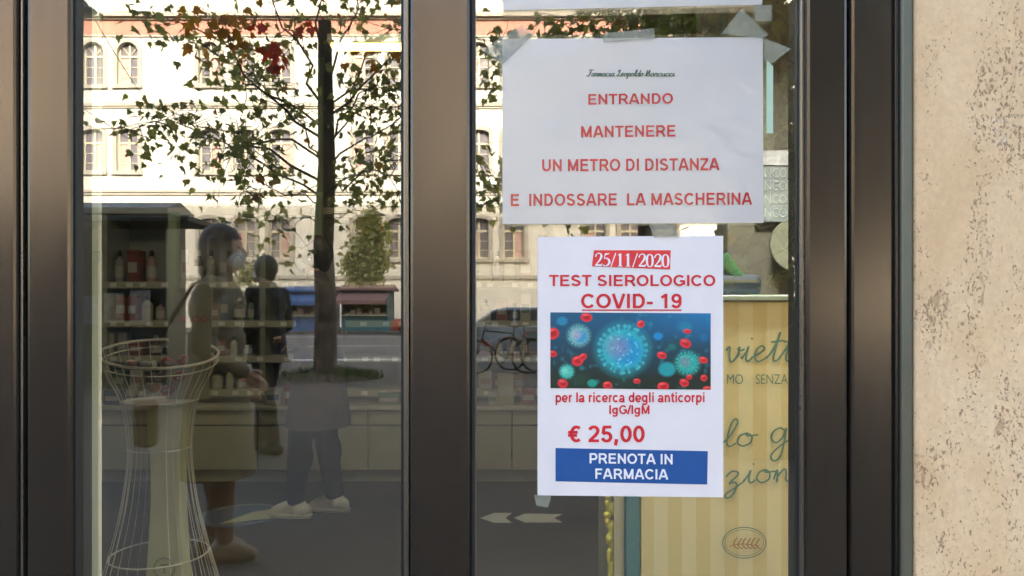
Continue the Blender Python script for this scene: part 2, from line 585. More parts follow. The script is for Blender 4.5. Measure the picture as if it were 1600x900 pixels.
# ------------------------------------------------------------------ shop building
g = D0 / F                        # metres per photo pixel on the glass plane
def gx(x): return (x - 800) * g
def gz(y): return EYE - (y - HZ) * g
TOP = 34.0
shop = empty('shop_building')
tag(shop, 'shop building faced with pitted cream travertine beside the glazed door', 'building')
XS = gx(1431) * (D0 - 0.021) / D0     # stone edge, stone stands 45 mm proud
XL = gx(-70)
def slab_wall(x0, x1, z0, z1):
    return MB().box(x0, x1, -0.021, 0.30, z0, z1)
st = slab_wall(XS, XS + 1.35, 0, 3.2)
f1 = st.build('stone_facade', M['travertine'], shop, bevel=0.004)
slab = MB()
slab.box(XS + 1.353, 26, -0.019, 0.30, 0, 3.2)
slab.box(-30, XL, -0.021, 0.30, 0, 3.2)
slab.box(-30, 26, -0.021, 0.30, 3.203, TOP)
slab.box(XL + .002, XS - .002, -0.016, 0.30, 2.45, 3.2)
slab.box(-30, 26, 0.302, 14, 4.0, TOP - 0.01)
slab.box(-30, -5.0, 0.302, 14, 0, 3.998)
slab.box(4.0, 26, 0.302, 14, 0, 3.998)
slab.box(-4.99, 3.99, 7.4, 14, 0, 3.998)
slab.build('upper_wall', M['stucco'], shop)

# ------------------------------------------------------------------ glazed door
door = empty('glazed_door', (gx(680), 0.0, 0))
tag(door, 'bronze metal shop door with two tall panes and paper notices', 'door')
def dpart(name, mb, mat, parent=door, **k):
    return local(mb, door.location).build(name, mat, parent, **k)
ZB, ZT = 0.02, 2.35
def profile(x0, x1, d, y1=0.03, inset=0.0):
    """a vertical section whose front face sits at depth d and covers photo columns x0..x1"""
    sc = d / F
    return MB().box((x0 - 800) * sc, (x1 - 800) * sc, d - D0, y1, ZB, ZT)
FD = D0 - 0.013
dpart('stile', profile(41, 111, FD, 0.028), M['bronze'], bevel=0.004)
dpart('stile', profile(1260, 1325, FD, 0.028), M['bronze'], bevel=0.004)
dpart('mullion', profile(640, 735, FD, 0.028), M['bronze'], bevel=0.004)
# stepped glazing beads each side of the mullion and on the stiles
dpart('glazing_bead', profile(630, 639.2, FD + 0.005, 0.026), M['bead'], bevel=0.0015)
dpart('glazing_bead', profile(1250, 1259.2, FD + 0.005, 0.026), M['bead'], bevel=0.0025)
dpart('gasket', profile(111.8, 120, FD + 0.006, 0.024), M['rubber'], bevel=0.001)
dpart('gasket', profile(736, 742.5, FD + 0.006, 0.024), M['rubber'], bevel=0.001)
dpart('gasket', profile(626.5, 629.3, FD + 0.009, 0.024), M['rubber'])
dpart('gasket', profile(1246, 1249.3, FD + 0.009, 0.024), M['rubber'])
rail = MB().box(gx(112), gx(1258), -0.012, 0.028, ZT + .002, ZT + 0.09)
dpart('rail', rail, M['bronze'], bevel=0.004)
rail = MB().box(gx(112), gx(1258), -0.012, 0.028, ZB, 0.14)
dpart('rail', rail, M['bronze'], bevel=0.004)
for a, b in ((118, 631), (739, 1251)):
    dpart('glass_pane', MB().box(gx(a), gx(b), 0.0, 0.008, 0.142, ZT), M['glass'])
# inner aluminium edges seen through the glass
for x0, x1, d in ((120, 127, D0 + 0.03), (128, 133, D0 + 0.045), (628, 633, D0 + .03), (738, 741, D0 + 0.03), (1247, 1252, D0 + 0.045), (1253, 1257, D0 + 0.03)):
    dpart('inner_edge', MB().box((x0 - 800) * d / F, (x1 - 800) * d / F, d - D0, d - D0 + 0.03, ZB, ZT), M['alu'], bevel=0.002)

def post(name, pieces, label, cat='door frame'):
    e = empty(name, (pieces[0][0], 0, 0))
    tag(e, label, cat, 'fixed posts beside the glazed door')
    for nm, x0, x1, y0, y1, mat in pieces:
        pass
    return e
lp = empty('door_post', (gx(10), 0, 0)); tag(lp, 'bronze frame post at the door edge farther from the stone', 'door post', 'fixed posts beside the glazed door')
local(MB().box((-60 - 800) * FD / F, (26 - 800) * FD / F, FD - D0, 0.03, 0, 2.448), lp.location).build('post_body', M['bronze'], lp, bevel=0.004)
local(MB().box((26.6 - 800) * (FD + .006) / F, (34 - 800) * (FD + .006) / F, FD + .006 - D0, 0.03, 0, 2.448), lp.location).build('brush_seal', M['rubber'], lp)
local(MB().box((34.5 - 800) * (FD + .006) / F, (38.6 - 800) * (FD + .006) / F, FD + .003 - D0, 0.03, 0, 2.448), lp.location).build('edge_strip', M['bead'], lp, bevel=0.001)
rp = empty('door_post', (gx(1370), 0, 0)); tag(rp, 'dark bronze frame post between the door and the travertine', 'door post', 'fixed posts beside the glazed door')
local(MB().box((1329.5 - 800) * FD / F, (1398 - 800) * FD / F, FD - D0, 0.03, 0, 2.448), rp.location).build('post_body', M['bronze'], rp, bevel=0.004)
local(MB().box((1326 - 800) * (FD + .007) / F, (1330 - 800) * (FD + .007) / F, FD + .007 - D0, 0.03, 0, 2.448), rp.location).build('shadow_gap', M['rubber'], rp)
local(MB().box((1398.6 - 800) * (FD - .003) / F, (1404 - 800) * (FD - .003) / F, FD - .003 - D0, 0.03, 0, 2.448), rp.location).build('edge_strip', M['bronze_dark'], rp, bevel=0.001)
local(MB().box((1404.6 - 800) * (FD + .006) / F, (1408 - 800) * (FD + .006) / F, FD + .006 - D0, 0.03, 0, 2.448), rp.location).build('brush_seal', M['rubber'], rp)
se = MB()
dS = D0 - 0.018
se.box((1408.2 - 800) * dS / F, XS - 0.0005, dS - D0, 0.03, 0, 2.448)
so = se.build('steel_edge_strip', M['steel'], bevel=0.003); tag(so, 'grey weathered steel strip between bronze frame and stone', 'trim strip')

# ------------------------------------------------------------------ text helpers
def text_polys(body, bold=0.0, shear=0.0):
    cu = bpy.data.curves.new('t', 'FONT')
    cu.body = body
    cu.offset = bold
    cu.shear = shear
    cu.resolution_u = 4
    cu.fill_mode = 'FRONT'
    ob = bpy.data.objects.new('t', cu)
    COL.objects.link(ob)
    dg = bpy.context.evaluated_depsgraph_get()
    me = bpy.data.meshes.new_from_object(ob.evaluated_get(dg))
    vs = np.array([v.co[:] for v in me.vertices]).reshape(-1, 3)
    fs = [tuple(p.vertices) for p in me.polygons]
    bpy.data.objects.remove(ob); bpy.data.curves.remove(cu); bpy.data.meshes.remove(me)
    return vs, fs
CAPH = None
def text_line(body, x0, x1, ytop, ybase, d, bold=0.02, slope=0.0, shear=0.0, ref=None):
    """text fitted to photo columns x0..x1 with capitals from ytop to ybase, on a plane at depth d"""
    vs, fs = text_polys(body, bold, shear)
    rv, _ = text_polys(ref or 'H', bold)
    h = rv[:, 1].max() - max(rv[:, 1].min(), -0.05)
    w0, w1 = vs[:, 0].min(), vs[:, 0].max()
    u = (vs[:, 0] - w0) / (w1 - w0)
    X = x0 + u * (x1 - x0)
    Y = ybase - vs[:, 1] / h * (ybase - ytop) - slope * (X - x0)
    pts = [P(a, b, d) for a, b in zip(X, Y)]
    return MB().add(pts, fs)

def arc(cx, cy, rx, ry, a0, a1, n=14):
    return [(cx + rx * math.cos(R(a0 + (a1 - a0) * k / n)), cy + ry * math.sin(R(a0 + (a1 - a0) * k / n))) for k in range(n + 1)]
# heavy grotesque letters as centre lines; capital height 1, then advance width; stem 0.2
GLY = {
 'E': ([[(.2,0),(.2,1)], [(.2,.915),(.84,.915)], [(.2,.52),(.79,.52)], [(.2,.085),(.86,.085)]], .93),
 'N': ([[(.195,0),(.195,1)], [(.815,0),(.815,1)], [(.195,.88),(.815,.12)]], 1.008),
 'T': ([[(.427,0),(.427,1)], [(.03,.915),(.823,.915)]], .853),
 'R': ([[(.2,0),(.2,1)], [(.2,.915),(.6,.915)] + arc(.6,.69,.22,.225,90,-90) + [(.2,.465)], [(.52,.46),(.66,.36),(.9,.0)]], 1.008),
 'A': ([[(.105,0),(.455,.97)], [(.903,0),(.553,.97)], [(.42,.94),(.59,.94)], [(.26,.3),(.75,.3)]], 1.008),
 'D': ([[(.2,0),(.2,1)], [(.2,.915),(.48,.915)] + arc(.48,.5,.33,.415,90,-90) + [(.2,.085)]], 1.008),
 'O': ([arc(.543,.5,.395,.42,0,360,28)], 1.087),
 'M': ([[(.195,0),(.195,1)], [(.968,0),(.968,1)], [(.215,.93),(.58,.07)], [(.948,.93),(.583,.07)]], 1.163),
 'U': ([[(.195,1),(.195,.4)] + arc(.504,.39,.309,.30,180,360) + [(.813,1)]], 1.008),
 'I': ([[(.194,0),(.194,1)]], .388),
 'S': ([arc(.46,.71,.275,.21,25,180,8) + [(.2,.63),(.35,.55),(.6,.46),(.75,.36)] + arc(.46,.29,.30,.21,5,-165,10)], .93),
 'Z': ([[(.06,.915),(.79,.915)], [(.06,.085),(.81,.085)], [(.72,.87),(.15,.13)]], .853),
 'L': ([[(.2,0),(.2,1)], [(.2,.085),(.8,.085)]], .853),
 'C': ([arc(.53,.5,.385,.42,38,322,24)], 1.008),
 'H': ([[(.195,0),(.195,1)], [(.813,0),(.813,1)], [(.195,.52),(.813,.52)]], 1.008),
 'P': ([[(.2,0),(.2,1)], [(.2,.915),(.58,.915)] + arc(.58,.665,.22,.25,90,-90) + [(.2,.415)]], .93),
 'V': ([[(.105,1),(.42,.03)], [(.825,1),(.51,.03)], [(.39,.05),(.54,.05)]], .93),
 'G': ([arc(.55,.5,.40,.42,40,335,24), [(.93,0.12),(.93,.47)], [(.6,.45),(1.0,.45)]], 1.087),
 'F': ([[(.2,0),(.2,1)], [(.2,.915),(.8,.915)], [(.2,.5),(.72,.5)]], .853),
 '1': ([[(.46,0),(.46,1)], [(.15,.73),(.46,.93)]], .777),
 '2': ([arc(.385,.69,.25,.235,165,-25,12) + [(.5,.43),(.17,.12)], [(.07,.085),(.70,.085)]], .777),
 '5': ([[(.2,.915),(.67,.915)], [(.235,.95),(.17,.50)], [(.17,.53)] + arc(.375,.32,.255,.25,125,-165,14)], .777),
 '9': ([arc(.385,.68,.245,.24,0,360,20), [(.63,.66)] + arc(.36,.38,.27,.30,10,-150,10)], .777),
 '0': ([arc(.388,.5,.25,.42,0,360,26)], .777),
 '-': ([[(.03,.36),(.43,.36)]], .465),
 ',': ([[(.19,.0),(.19,.19)], [(.19,.05),(.13,-.19)]], .388),
 '\u20ac': ([arc(.50,.5,.30,.42,50,310,18), [(.0,.60),(.58,.60)], [(.0,.41),(.54,.41)]], .777),
 '/': ([[(.03,-.02),(.36,1.02)]], .388),
 'p': ([[(.195,-.29),(.195,.725)], arc(.45,.36,.255,.29,0,360,20)], .853),
 'e': ([arc(.39,.36,.28,.29,0,318,18), [(.12,.33),(.68,.33)]], .777),
 'r': ([[(.19,0),(.19,.725)], [(.19,.42)] + arc(.42,.42,.22,.23,150,75,5)], .543),
 'l': ([[(.194,0),(.194,1)]], .388),
 'a': ([arc(.37,.47,.23,.19,160,0,8) + [(.60,.15),(.66,.0)], arc(.33,.205,.22,.14,0,360,14)], .777),
 'i': ([[(.194,0),(.194,.725)], [(.194,.83),(.194,1.0)]], .388),
 'c': ([arc(.40,.36,.28,.29,45,315,18)], .777),
 'd': ([[(.655,0),(.655,1)], arc(.40,.36,.255,.29,0,360,20)], .853),
 'g': ([[(.655,.725),(.655,.0)] + arc(.38,-.02,.275,.20,0,-150,8), arc(.40,.37,.255,.28,0,360,20)], .853),
 'n': ([[(.19,0),(.19,.725)], [(.19,.40)] + arc(.42,.41,.23,.24,150,0,8) + [(.65,0)]], .853),
 't': ([[(.22,.93),(.22,.2)] + arc(.34,.19,.12,.12,180,270,4) + [(.44,.075)], [(.02,.66),(.44,.66)]], .465),
 'o': ([arc(.427,.36,.305,.29,0,360,22)], .853),
 ' ': ([], .388),
}
def poly_ribbon(mb, q, w, place, closed=False):
    q = [np.array(a, float) for a in q]
    m = len(q)
    closed = m > 3 and np.linalg.norm(q[0] - q[-1]) < 1e-6
    vs = []
    for i in range(m):
        pa = q[i - 1] if i > 0 else (q[-2] if closed else None)
        pb = q[i + 1] if i < m - 1 else (q[1] if closed else None)
        t0 = (q[i] - pa) if pa is not None else (pb - q[i])
        t1 = (pb - q[i]) if pb is not None else t0
        t0 = t0 / (np.linalg.norm(t0) + 1e-9); t1 = t1 / (np.linalg.norm(t1) + 1e-9)
        n0 = np.array([-t0[1], t0[0]]); n1 = np.array([-t1[1], t1[0]])
        nn = n0 + n1
        nn = nn / (np.linalg.norm(nn) + 1e-9)
        k = min(1.0 / max(nn.dot(n0), .5), 1.6)
        # horizontals a little thinner than stems
        ww = w * (0.86 + 0.14 * abs((t0 + t1)[1] / 2))
        for s_ in (1, -1):
            vs.append(place(*(q[i] + s_ * nn * k * ww / 2)))
    mb.add(vs, [(2 * i, 2 * i + 1, 2 * i + 3, 2 * i + 2) for i in range(m - 1)])
def bold_line(body, x0, x1, ytop, ybase, d, slope=0.0, stem=0.2):
    """bold lettering fitted to photo columns x0..x1, capitals from ytop to ybase"""
    tot = sum(GLY[c][1] for c in body) - .18
    k = (x1 - x0) / tot
    h = ybase - ytop
    mb = MB()
    x, n_ = -.09, 0
    for ch in body:
        strokes, adv = GLY[ch]
        for st_ in strokes:
            def place(px, py, dz=(n_ % 9) * 2.5e-5):
                X = x0 + (x + px) * k
                return P(X, ybase - py * h - slope * (X - x0), d - dz)
            poly_ribbon(mb, st_, stem, place)
            n_ += 1
        x += adv
    return mb

def catmull(pts, n=6):
    p = [np.array(q, float) for q in pts]
    p = [p[0]] + p + [p[-1]]
    out = []
    for i in range(1, len(p) - 2):
        for k in range(n):
            t = k / n
            a, b, c, e = p[i - 1], p[i], p[i + 1], p[i + 2]
            out.append(0.5 * (2 * b + (c - a) * t + (2 * a - 5 * b + 4 * c - e) * t * t + (3 * b - a - 3 * c + e) * t ** 3))
    out.append(p[-2])
    return out

def ribbon(mb, pts, w, d, n=6, nib=0.0, smooth=True, z0=0.0):
    """pen stroke through photo pixels; nib > 0 thickens down-strokes"""
    q = catmull(pts, n) if smooth else [np.array(a, float) for a in pts]
    vs = []
    m = len(q)
    for i in range(m):
        t = q[min(i + 1, m - 1)] - q[max(i - 1, 0)]
        t = t / (np.linalg.norm(t) + 1e-9)
        nrm = np.array([-t[1], t[0]])
        ww = w * (1 + nib * abs(t[1]) ** 2)
        a, b = q[i] + nrm * ww / 2, q[i] - nrm * ww / 2
        dd = d - z0 - i * 1.5e-6
        vs += [P(a[0], a[1], dd), P(b[0], b[1], dd)]
    mb.add(vs, [(2 * i, 2 * i + 1, 2 * i + 3, 2 * i + 2) for i in range(m - 1)])

# joined-up letters, x-height 1, (strokes, advance)
SCR = {
 'a': ([[(.75,.8),(.5,1),(.15,.75),(.1,.3),(.35,.02),(.65,.3),(.78,.95),(.75,.25),(.9,.02),(1.1,.2)]], 1.05),
 'c': ([[(.8,.8),(.55,1),(.2,.75),(.15,.3),(.4,.0),(.75,.1),(.95,.3)]], .9),
 'd': ([[(.75,.8),(.45,1),(.12,.7),(.12,.25),(.38,.02),(.7,.35),(.95,2.0),(.78,.3),(.92,.02),(1.1,.2)]], 1.05),
 'e': ([[(0,.25),(.4,.5),(.7,.8),(.5,1.02),(.22,.75),(.2,.25),(.45,.0),(.75,.12),(1,.35)]], .92),
 'i': ([[(0,.2),(.22,.6),(.32,1),(.28,.3),(.42,.02),(.65,.25)], [(.42,1.45),(.46,1.55)]], .6),
 'l': ([[(0,.2),(.35,.8),(.6,1.8),(.48,2.15),(.3,1.7),(.25,.4),(.42,.0),(.7,.25)]], .65),
 'm': ([[(0,.2),(.15,.95),(.2,.0),(.2,.4),(.45,.98),(.55,.7),(.55,.0),(.58,.5),(.82,.98),(.92,.7),(.92,.15),(1.05,.0),(1.2,.2)]], 1.15),
 'n': ([[(0,.2),(.15,.95),(.2,.0),(.2,.4),(.5,.98),(.65,.7),(.65,.2),(.8,.0),(1.0,.2)]], .95),
 'o': ([[(.5,1),(.18,.8),(.12,.3),(.4,.0),(.75,.25),(.75,.75),(.5,1),(.55,.8),(1.05,.85)]], 1.0),
 'p': ([[(0,.2),(.22,.95),(.1,-1.0),(.2,.4),(.5,.98),(.78,.7),(.7,.15),(.4,.02),(.6,.0),(1,.2)]], .95),
 'r': ([[(0,.2),(.2,1.05),(.3,.88),(.6,.9),(.52,.2),(.65,.0),(.85,.2)]], .8),
 's': ([[(0,.2),(.4,1.05),(.6,.4),(.4,.0),(.1,.15),(.8,.2)]], .75),
 't': ([[(0,.2),(.35,.9),(.55,1.9),(.4,.35),(.55,.0),(.85,.25)], [(.1,1.25),(.9,1.35)]], .75),
 'u': ([[(0,.3),(.15,.95),(.15,.25),(.4,.0),(.68,.3),(.75,.95),(.73,.2),(.9,.0),(1.05,.2)]], 1.0),
 'v': ([[(0,.75),(.18,1),(.28,.35),(.45,.0),(.72,.35),(.8,.95),(.72,.8),(.95,.75),(1.1,.85)]], 1.0),
 'z': ([[(0,.6),(.25,.98),(.55,.95),(.62,.7),(.2,.05),(.5,.15),(.62,-.2),(.4,-.95),(.12,-1.05),(.1,-.75),(.6,-.25),(1.05,.25)]], .95),
 'g': ([[(.75,.8),(.5,1),(.18,.75),(.14,.3),(.4,.04),(.68,.4),(.8,.98),(.72,-.6),(.45,-1.15),(.2,-.85),(.5,-.3),(1.15,.35)]], 1.05),
 'F': ([[(.1,2.0),(.5,2.15),(1.3,2.05),(1.5,2.25)], [(.85,2.05),(.7,.8),(.45,.05),(.1,.0),(.0,.3)], [(.45,1.1),(1.1,1.15)]], 1.25),
 'L': ([[(.2,1.5),(.45,2.1),(.75,1.9),(.6,1.0),(.3,.1),(.1,.15),(.4,.2),(.9,.0),(1.2,.3)]], 1.15),
 'M': ([[(0,.1),(.25,.3),(.45,2.0),(.5,1.0),(.55,.0),(.9,1.6),(1.05,2.0),(1.1,.8),(1.2,.05),(1.5,.25)]], 1.45),
 ' ': ([], .6),
}
def script_word(mb, word, x0, x1, ybase, xh, d, w, slant=0.15, nib=0.3, slope=0.0):
    adv = sum(SCR[ch][1] for ch in word)
    k = (x1 - x0) / adv
    x = 0.0
    i = 0
    for ch in word:
        strokes, a = SCR[ch]
        for s in strokes:
            pts = [(x0 + (x + px + slant * py * xh / k * 1.0) * k, ybase - py * xh - slope * (x + px) * k) for px, py in s]
            ribbon(mb, pts, w, d, 6, nib, True, i * 2e-5)
            i += 1
        x += a
    return mb

def sheet(corners, d, thick, edge=0.0, n=1):
    """a flat sheet with its four photo corners at depth d (front) and a thickness"""
    a = [P(x, y, d) for x, y in corners]
    b = [p + Vector((0, thick, 0)) for p in a]
    return MB().add(a + b, [(0, 1, 2, 3), (7, 6, 5, 4), (0, 4, 5, 1), (1, 5, 6, 2), (2, 6, 7, 3), (3, 7, 4, 0)])

def bowed_sheet(corners, d, thick, nx, nz, amp, ph):
    """paper that is not perfectly flat: a slight bow between the taped corners"""
    c = [np.array(x, float) for x in corners]
    def pt(u, v, dd):
        p = c[0] * (1 - u) * (1 - v) + c[1] * u * (1 - v) + c[2] * u * v + c[3] * (1 - u) * v
        off = amp * (math.sin(u * 5 + ph) * 0.5 + math.sin(v * 4 + ph * 2) * 0.5)
        return P(p[0], p[1], dd + off)
    mb = MB()
    vs = []
    for j in range(nz + 1):
        for i in range(nx + 1):
            vs.append(pt(i / nx, j / nz, d))
    nf = len(vs)
    vs += [v + Vector((0, thick, 0)) for v in vs]
    W = nx + 1
    fs = []
    for j in range(nz):
        for i in range(nx):
            q = (j * W + i, j * W + i + 1, (j + 1) * W + i + 1, (j + 1) * W + i)
            fs.append(q); fs.append(tuple(nf + k for k in q[::-1]))
    loop = [i for i in range(W)] + [j * W + nx for j in range(1, nz + 1)] + [nz * W + i for i in range(nx - 1, -1, -1)] + [j * W for j in range(nz - 1, 0, -1)]
    for i in range(len(loop)):
        a, b = loop[i], loop[(i + 1) % len(loop)]
        fs.append((a, a + nf, b + nf, b))
    return mb.add(vs, fs)

# ------------------------------------------------------------------ notices on the glass
DP = D0 - 0.0030       # front of the papers
DT = DP - 0.0004       # print
def notice(name, c, label, cat='notice'):
    p = P(c[0], c[1], DP)
    e = empty(name, p)
    tag(e, label, cat)
    return e
def npart(e, name, mb, mat, **k):
    return local(mb, e.location).build(name, mat, e, **k)

n1 = notice('paper_notice', (988, 205), 'landscape white sheet with red lines ENTRANDO MANTENERE UN METRO DI DISTANZA')
npart(n1, 'sheet', sheet([(785, 61), (1192, 58), (1193, 348), (785, 350)], DP, 0.0004), M['paper_grey'])
npart(n1, 'plastic_sleeve', bowed_sheet([(780, 56), (1197, 52), (1198, 351), (780, 354)], DP - 0.0014, 0.0003, 24, 16, 0.0003, 0.6), M['film'], smooth=True)
for body, x0, x1, y0, y1, sl in (('ENTRANDO', 919, 1051, 147, 163.5, .012), ('MANTENERE', 908, 1055, 197, 215, .012),
                                 ('UN METRO DI DISTANZA', 847, 1123, 249, 268, .008), ('E  INDOSSARE  LA MASCHERINA', 798, 1174, 303, 322, .006)):
    npart(n1, 'lettering', bold_line(body, x0, x1, y0, y1, DT, sl), M['ink_red'], weld=False)
scr = MB()
script_word(scr, 'Farmacia', 917, 960, 119, 4.6, DT, 1.3, .25, .5)
script_word(scr, 'Leopoldo', 963, 1005, 119, 4.6, DT, 1.3, .25, .5)
script_word(scr, 'Marcucci', 1007, 1054, 119, 4.6, DT, 1.3, .25, .5)
npart(n1, 'script_lettering', scr, M['ink_green'], weld=False)

n2 = notice('paper_poster', (985, 572), 'portrait white poster with virus picture, price 25,00 and blue box', 'poster')
npart(n2, 'sheet', sheet([(840, 370), (1130, 368.5), (1130, 777), (840, 774)], DP, 0.0004), M['paper'])
npart(n2, 'date_tag', sheet([(928, 391), (1048, 391), (1047, 421), (925, 416)], DT, 0.0002), M['ink_date'])
for body, x0, x1, y0, y1, bo in (('TEST SIEROLOGICO', 859, 1117, 429.5, 447, .018), ('COVID- 19', 909, 1064, 459, 481.5, .018),
                             ('per la ricerca degli anticorpi', 868, 1101, 613, 628.5, .02), ('IgG/IgM', 952, 1015, 633, 647, .02), ('€ 25,00', 890, 1006, 665, 691, .022)):
    npart(n2, 'lettering', bold_line(body, x0, x1, y0, y1, DT), M['ink_red'], weld=False)
npart(n2, 'underline', sheet([(909, 483.5), (1065, 483.5), (1065, 485.5), (909, 485.5)], DT, 0.0002), M['ink_red'])
npart(n2, 'blue_box', sheet([(868, 700), (1106, 705), (1105, 757), (868, 752)], DT, 0.0002), M['ink_blue'])
for body, x0, x1, y0, y1 in (('PRENOTA IN', 921, 1051, 708, 724), ('FARMACIA', 930, 1043, 732, 748)):
    npart(n2, 'box_lettering', bold_line(body, x0, x1, y0, y1, DT - .0004, -.012), M['ink_white'], weld=False)
# serif date
SER = {
 '2': [([(.08,.72),(.14,.9),(.3,1.0),(.48,.93),(.52,.75),(.42,.5),(.22,.24),(.06,.06)], [.09,.07,.06,.1,.15,.12,.07,.06]), ([(.05,.06),(.3,.07),(.5,.06),(.57,.2)], [.11,.13,.12,.04])],
 '5': [([(.52,.99),(.2,.92)], [.05,.13]), ([(.2,.93),(.14,.58)], [.05,.05]), ([(.14,.58),(.32,.62),(.5,.48),(.52,.26),(.38,.07),(.2,.02),(.06,.08)], [.05,.08,.13,.15,.1,.06,.1])],
 '1': [([(.3,1.0),(.3,.04)], [.15,.15]), ([(.12,.86),(.3,.98)], [.04,.06]), ([(.12,.025),(.48,.025)], [.05,.05])],
 '0': [([(.3,1.0),(.13,.85),(.08,.5),(.13,.15),(.3,.0),(.47,.15),(.52,.5),(.47,.85),(.3,1.0)], [.05,.12,.15,.12,.05,.12,.15,.12,.05])],
 '/': [([(.05,-.05),(.42,1.05)], [.07,.07])],
}
dm = MB()
date = '25/11/2020'
adv = [0.46 if ch == '/' else .6 for ch in date]
kx = (1046 - 929) / sum(adv)
xx = 0
for i, ch in enumerate(date):
    for j, (pts, ws) in enumerate(SER[ch]):
        q = catmull([(*p, w) for p, w in zip(pts, ws)], 5) if len(pts) > 2 else [np.array((*p, w)) for p, w in zip(pts, ws)]
        vs = []
        for t in range(len(q)):
            a = q[max(t - 1, 0)][:2]; b = q[min(t + 1, len(q) - 1)][:2]
            tv = (b - a) / (np.linalg.norm(b - a) + 1e-9)
            nr = np.array([-tv[1], tv[0]]) * q[t][2] / 2 * 1.15
            for s in (1, -1):
                px = 929 + (xx + q[t][0] + s * nr[0]) * kx
                py = 415.5 - (q[t][1] + s * nr[1]) * 20 + (px - 929) * .018
                vs.append(P(px, py, DT - .0004 - j * 3e-5 - t * 1e-6))
        dm.add(vs, [(2 * t, 2 * t + 1, 2 * t + 3, 2 * t + 2) for t in range(len(q) - 1)])
    xx += adv[i]
npart(n2, 'date_lettering', dm, M['ink_white'], weld=False)

